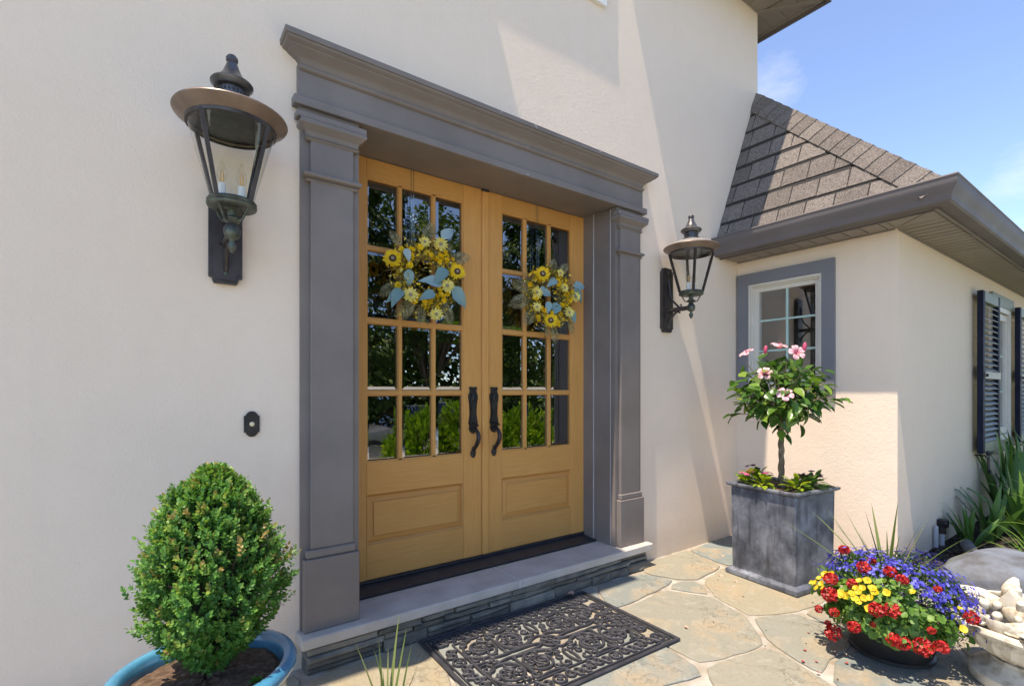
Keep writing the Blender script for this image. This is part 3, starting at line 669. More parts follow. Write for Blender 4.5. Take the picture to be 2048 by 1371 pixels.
for cx_, cy_, cz_ in ((1.62, -.1222, 2.886), (1.868, -.1222, 2.884), (1.876, -.1222, 2.876), (1.866, -.0492, 2.787), (1.86, -.0562, 2.612), (2.42, -.1222, 2.885)):
    MB().box(cx_, cx_+rng.uniform(.006, .016), cy_-.0006, cy_+.001, cz_, cz_+rng.uniform(.004, .009)).build('paint_chip', CAULK, surround)
for sgn in (-1, 1):
    def X(a, b):
        p, q = CXD+sgn*a, CXD+sgn*b; return (min(p, q), max(p, q))
    x0, x1 = X(.927, 1.2); MB().box(x0, x1, -.02, -.001, .173, 2.603).build('pilaster_board', TRIM, surround)
    x0, x1 = X(.960, 1.160); MB().bbox(x0, x1, -.045, -.0205, .55, 2.50, .003).build('pilaster_shaft', TRIM, surround)
    x0, x1 = X(.936, 1.194); MB().bbox(x0, x1, -.062, -.0205, .173, .508, .004).build('plinth', TRIM, surround)
    x0, x1 = X(.950, 1.182); MB().bbox(x0, x1, -.055, -.0205, .509, .549, .006).build('plinth_cap', TRIM, surround)
    x0, x1 = X(.96, 1.16)
    mould([(.024, 2.262), (.046, 2.264), (.053, 2.271), (.046, 2.279), (.053, 2.281), (.063, 2.286), (.066, 2.295), (.061, 2.304), (.024, 2.306)], x0+.03, x1-.03, 'necking_band', surround, -.0)
    mould([(.024, 2.452), (.046, 2.454), (.056, 2.462), (.046, 2.471), (.049, 2.474), (.054, 2.492), (.072, 2.508), (.082, 2.516), (.084, 2.526), (.080, 2.537), (.024, 2.537)], x0+.03, x1-.03, 'capital_moulding', surround, -.0)
    x0, x1 = X(.905, 1.228); MB().bbox(x0, x1, -.078, -.0205, 2.538, 2.566, .003).build('abacus', TRIM, surround)
    x0, x1 = X(.93, 1.21); MB().box(x0, x1, -.031, -.0205, 2.569, 2.603).build('pilaster_block', TRIM, surround)
    # jamb: outer board, bead and inner stop
    x0, x1 = X(.929, .945); MB().box(x0, x1, -.0, .195, .173, 2.621).build('jamb_board', TRIM, surround)
    x0, x1 = X(.918, .9285); MB().box(x0, x1, .20, .33, .173, 2.621).build('jamb_stop', TRIM, surround)
    x0, x1 = X(.9225, .9285); MB().bbox(x0, x1, .190, .1995, .173, 2.612, .002).build('caulk_bead', CAULK, surround)
    x0, x1 = X(.9235, .9285); MB().bbox(x0, x1, .024, .030, .173, 2.606, .002).build('caulk_bead', CAULK, surround)
MB().add([(.829, .165, .173), (2.691, .165, .173), (2.691, .34, .173), (.829, .34, .173), (.829, .165, .182), (2.691, .165, .182), (2.691, .34, .203), (.829, .34, .203)],
         [(0, 3, 2, 1), (4, 5, 6, 7), (0, 1, 5, 4), (1, 2, 6, 5), (2, 3, 7, 6), (3, 0, 4, 7)]).build('threshold', DARKSILL, surround)
MB().box(.84, 2.68, .285, .30, .2015, .214).build('weather_strip', DARKSILL, surround)

# ---------------------------------------------------------------- doors
DY = .295
ROWS = [(2.123, 2.500), (1.712, 2.089), (1.296, 1.672), (.882, 1.259)]
def pane_mesh(wd, ht):
    b = .020; d = .0028; mb = MB()
    mb.add([(0, 0, 0), (wd, 0, 0), (wd, 0, ht), (0, 0, ht), (b, -d, b), (wd-b, -d, b), (wd-b, -d, ht-b), (b, -d, ht-b)],
           [(4, 5, 6, 7), (0, 1, 5, 4), (1, 2, 6, 5), (2, 3, 7, 6), (3, 0, 4, 7)])
    return mb.mesh('pane', GLASS)
def door(cx, hand):
    hw = .4575; x0, x1 = cx-hw, cx+hw; pw = .633; gx0, gx1 = cx-pw/2, cx+pw/2
    body = MB().box(x0, x1, DY+.016, DY+.018, .2, .21)
    d = MB().bbox(x0, gx0, DY, DY+.045, .215, 2.612, .002).build('door', WOOD, house)
    MB().bbox(gx1, x1, DY, DY+.045, .215, 2.612, .002).build('stile', WOOD, d)
    MB().bbox(gx0, gx1, DY+.0006, DY+.0445, 2.50, 2.6118, .003).build('rail', WOODH, d)
    MB().bbox(gx0, gx1, DY+.0006, DY+.0445, .697, .882, .003).build('rail', WOODH, d)
    MB().bbox(gx0, gx1, DY+.0006, DY+.0445, .2152, .416, .003).build('rail', WOODH, d)
    # raised panel
    px0, px1, pz0, pz1 = gx0, gx1, .416, .697
    MB().box(px0, px1, DY+.022, DY+.040, pz0, pz1).build('panel_back', WOODH, d)
    rp_ = MB(); a = .0; b_ = .048
    def ring(i, y): return [(px0+i, y, pz0+i), (px1-i, y, pz0+i), (px1-i, y, pz1-i), (px0+i, y, pz1-i)]
    L_ = [ring(.002, DY+.004), ring(.008, DY+.008), ring(.012, DY+.0215), ring(.040, DY+.0125), ring(.044, DY+.004), ring(.048, DY+.003)]
    V = sum(L_, []); F = [(4*j+i, 4*j+(i+1) % 4, 4*j+4+(i+1) % 4, 4*j+4+i) for j in range(5) for i in range(4)]+[(20, 21, 22, 23)]
    rp_.add(V, F).build('panel', WOODH, d)
    cw = .190; mwid = (pw-3*cw)/2; me = pane_mesh(cw, ROWS[0][1]-ROWS[0][0]); xs_ = [gx0+i*(cw+mwid) for i in range(3)]
    for z0, z1 in ROWS:
        for xx in xs_:
            p = ob('pane', me, d, loc=(xx, DY+.022, z0))
            p.rotation_euler = (rng.uniform(-.004, .004), 0, rng.uniform(-.005, .005))
    bars = [(xs_[i]+cw, xs_[i]+cw+mwid) for i in range(2)]
    for a_, b2 in bars:
        m = MB(); q = .006
        V = [(a_, DY+.040, .882), (a_, DY+.016, .882), (a_+q, DY+.006, .882), (b2-q, DY+.006, .882), (b2, DY+.016, .882), (b2, DY+.040, .882)]
        m.add(V+[(x, y, 2.5) for x, y, _ in V], [(i, (i+1) % 6, 6+(i+1) % 6, 6+i) for i in range(6)]).build('muntin', WOOD, d)
    for i in range(3):
        z0, z1 = ROWS[i+1][1], ROWS[i][0]; q = .006; m = MB()
        V = [(DY+.041, z0), (DY+.0165, z0), (DY+.0067, z0+q), (DY+.0067, z1-q), (DY+.0165, z1), (DY+.041, z1)]
        m.add([(gx0, y, z) for y, z in V]+[(gx1, y, z) for y, z in V], [(i2, (i2+1) % 6, 6+(i2+1) % 6, 6+i2) for i2 in range(6)]).build('muntin', WOODH, d)
    # glazing bead round the lights
    for (a_, b2, c_, e_) in ((gx0, gx0+.008, .882, 2.5), (gx1-.008, gx1, .882, 2.5)):
        MB().box(a_, b2, DY+.006, DY+.02, c_, e_).build('glazing_bead', WOOD, d)
    for z in (.882, 2.492): MB().box(gx0+.008, gx1-.008, DY+.006, DY+.02, z, z+.008).build('glazing_bead', WOODH, d)
    # handle set
    hx = cx+hand*.385
    out = [(-.026, 1.300), (-.030, 1.310), (-.018, 1.316), (0, 1.312), (.018, 1.316), (.030, 1.310), (.026, 1.298), (.022, 1.285), (.033, 1.265), (.034, 1.24), (.027, 1.20), (.024, 1.14), (.030, 1.10), (.034, 1.08), (.026, 1.065), (.031, 1.045), (.020, 1.022), (0, 1.012),
           (-.020, 1.022), (-.031, 1.045), (-.026, 1.065), (-.034, 1.08), (-.030, 1.10), (-.024, 1.14), (-.027, 1.20), (-.034, 1.24), (-.033, 1.265), (-.022, 1.285)]
    hp = MB().prism([(hx+x, z) for x, z in out], DY-.010, DY-.0005, 'xzy')
    hd_ = hp.build('handle', IRON, d); hd_.data.polygons.foreach_set('use_smooth', [False]*len(hd_.data.polygons))
    ex_ = MB(); ex_.prism([(hx+x*.72, 1.165+(z-1.165)*.80) for x, z in out], DY-.015, DY-.0102, 'xzy')
    ex_.sphere((hx, DY-.012, 1.245), .020, 10, 6, (.75, .5, 1.35))
    ex_.box(hx-.004, hx+.004, DY-.026, DY-.012, 1.225, 1.265)
    ex_.tube([(hx, DY-.012, 1.075), (hx, DY-.045, 1.078), (hx, DY-.06, 1.066)], [.012, .009, .013], 8, .5)
    ex_.build('escutcheon', IRON, hd_)
    g_ = MB(); pts = []
    for t in range(15):
        u = t/14; z = 1.052-u*.155; y = DY-.012-.062*math.sin(math.pi*min(1, u*1.05)**.75)*1.0
        pts.append((hx, y, z))
    g_.tube(pts, [.010+.0045*math.sin(math.pi*t/14) for t in range(15)], 10)
    smooth_angle(g_.build('grip', IRON, hd_), 50)
    ft = MB(); ft.sphere((hx, DY-.010, .893), .019, 10, 6, (1, .55, 1)); ft.sphere((hx, DY-.008, .872), .014, 10, 6, (1.1, .5, 1.2)); ft.sphere((hx, DY-.008, .915), .012, 8, 6, (.9, .5, 1.2))
    for q in (-1, 1): ft.sphere((hx+q*.013, DY-.006, .882), .010, 8, 5, (.8, .5, 1.5))
    smooth_angle(ft.build('rosette', IRON, hd_), 60)
    return d
dl = door(1.2985, 1); dr = door(2.2315, -1)
ast = MB().bbox(1.757-.006, 1.800, DY-.016, DY-.0006, .217, 2.600, .005).build('astragal', WOOD, dr)
MB().bbox(1.757-.008, 1.802, DY-.018, DY-.0006, 2.600, 2.612, .002).build('astragal_cap', DARKSILL, dr)

# ---------------------------------------------------------------- stone step
step = thing('stone_step', 'low entry step with grey limestone treads on stacked ledge stones', 'step')
MB().bbox(.540, 1.752, -.120, .160, .122, .172, .005).build('tread', LIMESTONE, step)
MB().bbox(1.764, 2.980, -.120, .160, .122, .172, .005).build('tread', LIMESTONE, step)
MB().box(1.752, 1.764, -.117, .160, .123, .1705).build('joint', JOINT, step)
MB().box(.575, 2.945, -.075, -.001, -.01, .121).build('core', M('step_mortar', (.05, .048, .04), (.09, .085, .07), .95, vs=20), step)
def stone_block(x0, x1, y0, y1, z0, z1, name='ledge_stone'):
    j = lambda a: rng.uniform(-a, a); d = y0+rng.uniform(-.018, .012); x0 += rng.uniform(0, .004); z0 += rng.uniform(-.002, .004); z1 -= rng.uniform(-.002, .005)
    xm = (x0+x1)/2+j(.03); b = .006
    fr = [(x0+b, z0+b), (xm, z0+b+j(.004)), (x1-b, z0+b), (x1-b, z1-b), (xm, z1-b+j(.004)), (x0+b, z1-b)]
    bk = [(x0, z0), (xm, z0), (x1, z0), (x1, z1), (xm, z1), (x0, z1)]
    v = [(x+j(.006), d+j(.009), z+j(.004)) for x, z in fr]+[(x, d+.010+j(.003), z) for x, z in bk]+[(x, y1, z) for x, z in bk]
    f = [(0, 1, 4, 5), (1, 2, 3, 4)]+[(i+6, (i+1) % 6+6, (i+1) % 6, i) for i in range(6)]+[(i+12, (i+1) % 6+12, (i+1) % 6+6, i+6) for i in range(6)]
    MB().add(v, [q[::-1] if False else q for q in f]).build(name, LEDGE, step)
zc = [(-.008, .050), (.053, .084), (.087, .119)]
for ci, (z0, z1) in enumerate(zc):
    x = .566
    while x < 2.95:
        wd = rng.uniform(.13, .40); x1 = min(2.952, x+wd)
        if 2.952-x1 < .08: x1 = 2.952
        if rng.random() < .3 and ci == 0 and z1-z0 > .05:
            stone_block(x+.001, x1-.002, -.098, -.072, z0, z0+.026); stone_block(x+.001, x1-.002, -.098, -.072, z0+.028, z1)
        else: stone_block(x+.001, x1-.002, -.098, -.072, z0, z1)
        x = x1+.001
for z0, z1 in zc:      # left and right returns
    for xx in ((.566, .576), (2.944, 2.955)):
        MB().bbox(xx[0], xx[1], -.071, -.003, z0, z1, .003).build('ledge_stone', LEDGE, step)

# ---------------------------------------------------------------- wing window (faces -X)
wn = MB()
def fr_x(mb, x0, x1, ya, yb, za, zb, t):
    mb.box(x0, x1, ya, ya+t, za, zb); mb.box(x0, x1, yb-t, yb, za, zb); mb.box(x0, x1, ya+t, yb-t, za, za+t); mb.box(x0, x1, ya+t, yb-t, zb-t, zb)
cas = MB(); cas.box(wx-.030, wx-.001, -.807, -.715, 1.24, 2.228); cas.box(wx-.030, wx-.001, -.115, -.015, 1.24, 2.228); cas.box(wx-.031, wx-.001, -.807, -.015, 2.228, 2.328); cas.box(wx-.030, wx-.001, -.715, -.115, 1.24, 1.334)
window = cas.build('window', TRIMW, house)
f1 = MB(); fr_x(f1, wx-.022, wx+.10, -.714, -.116, 1.335, 2.227, .018); fr_x(f1, wx+.004, wx+.09, -.696, -.134, 1.353, 2.209, .012)
fr_x(f1, wx+.028, wx+.085, -.684, -.146, 1.365, 2.197, .036); f1.build('frame', CREAM, window)
ZM = (1.401, 1.64, 1.905, 2.161); YM = (-.648, -.42, -.182)
for i in range(3):
    for j in range(2):
        MB().add([(wx+.05, YM[j], ZM[i]), (wx+.05, YM[j+1], ZM[i]), (wx+.05, YM[j+1], ZM[i+1]), (wx+.05, YM[j], ZM[i+1])], [(0, 3, 2, 1)]).build('pane', GLASSW, window)
MB().box(wx+.040, wx+.0495, -.429, -.411, 1.401, 2.161).build('muntin', MUNT, window)
for z in ZM[1:3]: MB().box(wx+.0395, wx+.049, -.648, -.182, z-.008, z+.008).build('muntin', MUNT, window)

# shuttered window on the far wing wall (faces -Y)
wy = -1.204
win2 = MB().box(6.98, 7.98, wy-.03, wy-.001, 2.19, 2.31).build('window', SAGE, house)
MB().box(6.98, 7.98, wy-.03, wy-.001, .64, .76).build('sill', SAGE, win2)
f2 = MB(); 
for a_, b2, c_, d_ in ((7.06, 7.11, .76, 2.19), (7.85, 7.90, .76, 2.19), (7.11, 7.85, .76, .81), (7.11, 7.85, 2.14, 2.19)): f2.box(a_, b2, wy-.02, wy+.09, c_, d_)
for a_, b2, c_, d_ in ((7.115, 7.19, .82, 2.13), (7.77, 7.845, .82, 2.13), (7.19, 7.77, .82, .89), (7.19, 7.77, 2.06, 2.13), (7.46, 7.50, .89, 2.06)): f2.box(a_, b2, wy+.005, wy+.06, c_, d_)
f2.build('frame', CREAM, win2)
for a_, b2 in ((7.19, 7.46), (7.50, 7.77)):
    MB().box(a_, b2, wy+.03, wy+.036, .89, 2.06).build('pane', GLASSW, win2)
    for z in (1.28, 1.67): MB().box(a_, b2, wy+.024, wy+.029, z-.008, z+.008).build('muntin', MUNT, win2)
def shutter(x0, x1):
    t0, t1 = wy-.085, wy-.04; sw = .075
    sh = MB().bbox(x0, x0+sw, t0, t1, .70, 2.235, .003).build('shutter', NAVY, house)
    MB().bbox(x1-sw, x1, t0, t1, .70, 2.235, .003).build('stile', NAVY, sh)
    for z0, z1 in ((.702, .80), (2.135, 2.233)): MB().bbox(x0+sw, x1-sw, t0+.001, t1-.001, z0, z1, .002).build('rail', NAVY if False else SAGE, sh)
    MB().bbox(x0+sw, x1-sw, t0+.001, t1-.001, 1.40, 1.47, .002).build('rail', NAVY, sh)
    MB().box(x0+.05, x1-.002, t0-.006, t0-.0005, 1.405, 1.47).build('strap_plate', BRASS, sh)
    kn = MB().sphere((x0+.08, t0-.010, 1.437), .016, 8, 6); kn.build('strap_knob', IRON, sh)
    lm = MB(); lw = x1-x0-2*sw-.002; lm.add([(0, -.022, -.016), (lw, -.022, -.016), (lw, .018, .020), (0, .018, .020), (0, -.020, -.021), (lw, -.020, -.021), (lw, .020, .014), (0, .020, .014)],
           [(0, 1, 2, 3), (4, 7, 6, 5), (0, 4, 5, 1), (3, 2, 6, 7), (0, 3, 7, 4), (1, 5, 6, 2)])
    me = lm.mesh('slat', SLATM)
    for za, zb in ((.80, 1.40), (1.47, 2.135)):
        n = 12; 
        for i in range(n): ob('slat', me, sh, loc=(x0+sw+.001, (t0+t1)/2, za+(i+.5)*(zb-za)/n))
    dog = MB(); dx = x0+.12
    dog.tube([(dx-.09, t0-.012, .672), (dx+.02, t0-.012, .672)], .007, 6); dog.sphere((dx, t0-.014, .70), .022, 8, 6)
    pts = [(dx, t0-.014, .70), (dx, t0-.014, .60), (dx-.002, t0-.014, .54), (dx+.012, t0-.014, .505), (dx+.045, t0-.014, .50), (dx+.06, t0-.014, .525), (dx+.045, t0-.014, .545), (dx+.03, t0-.014, .535)]
    dog.tube(pts, [.011, .010, .009, .009, .008, .007, .006, .006], 6)
    dog.tube([(dx, t0-.012, .672), (dx, wy-.001, .672)], .008, 6)
    dog.build('shutter_dog', IRON, sh)
shutter(6.30, 6.98); shutter(7.95, 8.63)

# ---------------------------------------------------------------- wall lanterns
def lantern(x, label, pt=2.248):
    t = thing('wall_lantern', label, 'lantern', (x, 0, 0), 0, 'carriage lanterns flanking the double doors')
    ay = -.235; hw = .063
    pl = [(-hw, 1.775), (-hw+.012, 1.772), (-hw+.018, 1.752), (-hw+.022, 1.748), (hw-.022, 1.748), (hw-.018, 1.752), (hw-.012, 1.772), (hw, 1.775), (hw, pt-.026), (hw-.012, pt-.023), (hw-.018, pt-.004), (hw-.022, pt), (-hw+.022, pt), (-hw+.018, pt-.004), (-hw+.012, pt-.023), (-hw, pt-.026)]
    bp_ = MB().prism(pl, -.030, -.001, 'xzy').build('back_plate', BRONZE, t)
    MB().prism([(a*.78, (pt+1.748)/2+(b-(pt+1.748)/2)*.93) for a, b in pl], -.036, -.0302, 'xzy').build('raised_panel', BRONZE, bp_)
    sc = MB()
    for z in (1.79, pt-.038): sc.sphere((0, -.036, z), .010, 8, 5, (1, .6, 1))
    sc.build('screw', VERDI, bp_)
    arm = MB(); arm.tube([(0, -.03, 1.915), (0, ay+.02, 1.915)], .017, 12); arm.lathe([(.0, -.004), (.028, -.002), (.028, .004), (.0, .006)], 12, (0, -.036, 1.915))
    arm.tube([(0, -.036, pt-.088), (0, -.05, 2.04), (0, -.07, 1.99), (0, -.115, 1.945), (0, -.135, 1.925)], [.008, .007, .007, .008, .010], 6)
    arm.tube([(0, -.036, 1.80), (0, -.055, 1.85), (0, -.09, 1.885), (0, -.12, 1.90), (0, -.14, 1.885)], [.009, .008, .008, .008, .006], 6)
    arm.tube([(0, -.145, 1.90), (0, -.15, 1.945), (0, -.14, 1.95)], .006, 6)
    ar = arm.build('arm', BRONZE, t); smooth_angle(ar, 45)
    stm = MB(); stm.lathe([(0, 1.828), (.006, 1.835), (.014, 1.85), (.016, 1.862), (.008, 1.878), (.010, 1.884), (.024, 1.892), (.030, 1.908), (.030, 1.925), (.022, 1.938), (.014, 1.946), (.030, 1.958), (.032, 1.966), (.016, 1.976), (.016, 1.998), (.03, 2.004), (.03, 2.01)], 16, (0, ay, 0))
    for q in range(4):
        a = R(45+90*q); c, s_ = math.cos(a), math.sin(a)
        stm.tube([(.014*c, ay+.014*s_, 1.955), (.045*c, ay+.045*s_, 1.962), (.058*c, ay+.058*s_, 1.985), (.070*c, ay+.070*s_, 2.006)], .0045, 6)
    smooth_angle(stm.build('stem', VERDI, t), 40)
    br = MB().lathe([(.0, 2.006), (.076, 2.004), (.086, 2.008), (.089, 2.016), (.084, 2.022), (.088, 2.028), (.084, 2.036), (.076, 2.038), (.0, 2.036)], 28, (0, ay, 0)).build('bottom_ring', VERDI, t); smooth_angle(br, 40)
    gl = MB().lathe([(.077, 2.038), (.152, 2.318)], 32, (0, ay, 0)).build('glass', GLASS2, t, True)
    tr_ = MB().lathe([(.150, 2.312), (.158, 2.312), (.160, 2.324), (.150, 2.324)], 32, (0, ay, 0)); smooth_angle(tr_.build('top_ring', BRONZE, t), 40)
    for q in range(4):
        a = R(45+90*q); c, s_ = math.cos(a), math.sin(a); b = MB()
        b.tube([(.081*c, ay+.081*s_, 2.03), (.157*c, ay+.157*s_, 2.318)], .0105, 4); b.build('bar', BRONZE, t)
    hat = MB().lathe([(.062, 2.40), (.13, 2.368), (.15, 2.33), (.155, 2.322), (.170, 2.335), (.197, 2.352), (.201, 2.358), (.199, 2.363)], 40, (0, ay, 0))
    hat = smooth_angle(hat.build('hat', COPPER, t), 35)
    smooth_angle(MB().lathe([(.199, 2.3632), (.19, 2.367), (.14, 2.393), (.10, 2.409), (.064, 2.419), (.060, 2.412)], 40, (0, ay, 0)).build('hat_top', HATTOP, hat), 35)
    ch = MB().lathe([(.060, 2.412), (.066, 2.418), (.066, 2.428), (.058, 2.434), (.054, 2.436), (.048, 2.442), (.048, 2.470), (.044, 2.472), (.062, 2.474), (.074, 2.486), (.076, 2.493), (.072, 2.499), (.060, 2.504), (.044, 2.518), (.032, 2.540), (.022, 2.566), (.019, 2.575), (.017, 2.579), (.021, 2.584), (.0215, 2.596), (.015, 2.606), (.0, 2.610)], 28, (0, ay, 0))
    chm = ch.build('chimney', CHIMN, t); smooth_angle(chm, 35)
    vt = MB()
    for q in range(20):
        a = 2*math.pi*q/20; c, s_ = math.cos(a), math.sin(a); p = Vector((.0475*c, ay+.0475*s_, 2.456)); vt.sphere(p, .0045, 6, 4, (1, 1, 1.5))
    vt.build('vent_stud', DARKSILL, chm)
    fl = MB().lathe([(.0, 2.326), (.149, 2.326)], 28, (0, ay, 0)).build('reflector', IRON, t)
    for dx in (-.034, .034):
        c_ = MB().lathe([(.0, 2.036), (.0135, 2.036), (.0135, 2.098), (.0, 2.098)], 12, (dx, ay, 0)).build('candle', CANDLE, t); smooth_angle(c_, 40)
        b = MB().lathe([(.008, 2.098), (.016, 2.116), (.019, 2.132), (.016, 2.152), (.009, 2.172), (.003, 2.192), (0, 2.196)], 14, (dx, ay, 0)).build('bulb', BULB, t, True)
        f_ = MB(); f_.tube([(dx-.004, ay, 2.105), (dx-.006, ay, 2.14), (dx-.001, ay, 2.15), (dx+.005, ay, 2.14), (dx+.003, ay, 2.105)], .0022, 5); f_.build('filament', FILAM, b)
    return t
lantern(.254, 'bronze carriage lantern left of the doors, above the doorbell', 2.13)
lantern(3.275, 'bronze carriage lantern right of the doors, near the small wing window')
bell = thing('doorbell', 'small dark shaped doorbell plate with round ivory button', 'doorbell', (.357, 0, 1.143))
o_ = [(-.031, .037), (-.024, .037), (-.022, .044), (-.012, .054), (0, .057), (.012, .054), (.022, .044), (.024, .037), (.031, .037)]
o_ = o_+[(a, -b) for a, b in o_[::-1]]
pl = MB().prism(o_, -.008, -.0005, 'xzy').build('plate', IRON, bell)
MB().prism([(a*.74, b*.86) for a, b in o_], -.013, -.0082, 'xzy').build('raised_plate', IRON, bell)
bt = MB().sphere((0, -.013, 0), .0105, 12, 8, (1, .6, 1)); bt.build('button', BELLB, bell, True)

# ---------------------------------------------------------------- wreaths
def petal_ring(n, r0, r1, w, tilt, jit=.1, tw=.4):
    """n petals in the XY plane facing +Z"""
    V = []; F = []
    for i in range(n):
        a = 2*math.pi*(i+rng.uniform(-.25, .25))/n; l = r1*(1+rng.uniform(-jit, jit)); c, s_ = math.cos(a), math.sin(a); tl = tilt+rng.uniform(-.12, .12)
        k = len(V)
        for t, ww in ((0, .55), (.45, 1), (.8, .75)):
            rr = r0+(l-r0)*t; z = (rr-r0)*tl
            for q in (-1, 0, 1): V.append((rr*c-q*w*ww*s_, rr*s_+q*w*ww*c, z+(.25*w if q else 0)))
        V.append((l*c, l*s_, (l-r0)*tl))
        for j in range(2):
            for q in range(2): b = k+j*3+q; F.append((b, b+3, b+4)); F.append((b, b+4, b+1))
        F += [(k+6, k+9, k+7), (k+7, k+9, k+8)]
    return V, F
def flower_mesh(name, rings, mat):
    V = []; F = []; rr = []
    for rg in rings:
        v, f = petal_ring(*rg); n = len(V); V += v; F += [tuple(i+n for i in q) for q in f]
        rr += [rng.random() for _ in v]
    # same tone along one petal
    rr = np.repeat(nr.random(len(V)//10), 10)[:len(V)]
    return npmesh(name, V, F, mat, rr)
SUNM = [flower_mesh('sunflower', [(18, .014, .047, .0075, .15), (18, .012, .040, .007, .45)], SUNP) for _ in range(3)]
DAIM = [flower_mesh('daisy', [(14, .008, .044, .0065, .12), (12, .006, .034, .006, .42)], PALEP) for _ in range(3)]
SMALLM = [flower_mesh('blossom', [(6, .002, .020, .0075, .35), (5, .001, .014, .006, .8)], SUNP) for _ in range(3)]
discm = MB().sphere((0, 0, .004), .0185, 14, 8, (1, 1, .35)).mesh('seed_disc', SEED, True)
discc = MB().sphere((0, 0, .009), .0085, 10, 6, (1, 1, .4)).mesh('seed_centre', SEEDC, True)
discp = MB().sphere((0, 0, .004), .011, 10, 6, (1, 1, .45)).mesh('seed_disc', SEEDC, True)
BL = tplmesh('blue_leaf', leaf_tpl(.29, .45, .38, ((.12, .55), (.3, 1), (.55, .85), (.8, .42))), BLUEL)
def frond(n=13, L=.14):
    V = []; F = []; rr = []
    tv, tf = leaf_tpl(.085, .1, .3, ((.4, 1), (.75, .7)))
    for i in range(n):
        t = (i+.5)/n; l = .045*math.sin(math.pi*(.12+.86*t)**.8)+.006
        for s_ in (-1, 1):
            R_ = np.array([[.5, s_*.86, 0], [-s_*.86, .5, 0], [0, 0, 1]]).T
            w_ = (tv*l)@R_.T; w_[:, 1] += t*L; w_[:, 2] += -.25*L*t*t
            F += [tuple(int(q)+len(V) for q in f) for f in tf]; V += [tuple(q) for q in w_]; rr += [rng.random()]*len(tv)
    k = len(V); 
    for i in range(6):
        t = i/5; V += [(-.0015, t*L, -.25*L*t*t), (.0015, t*L, -.25*L*t*t)]; rr += [.6, .6]
    for i in range(5): F += [(k+2*i, k+2*i+1, k+2*i+3), (k+2*i, k+2*i+3, k+2*i+2)]
    return npmesh('fern_frond', V, F, FERN, rr)
FROND = [frond(), frond(15, .16)]
def face_dir(o, x, y, z, spin, dirv=(-.35, -1, .12), s=1.0):
    """orient +Z of a flower towards dirv"""
    q = Vector(dirv).to_track_quat('Z', 'Y').to_matrix().to_4x4() @ Matrix.Rotation(spin, 4, 'Z')
    o.matrix_local = Matrix.Translation((x, y, z)) @ q @ Matrix.Scale(s, 4)
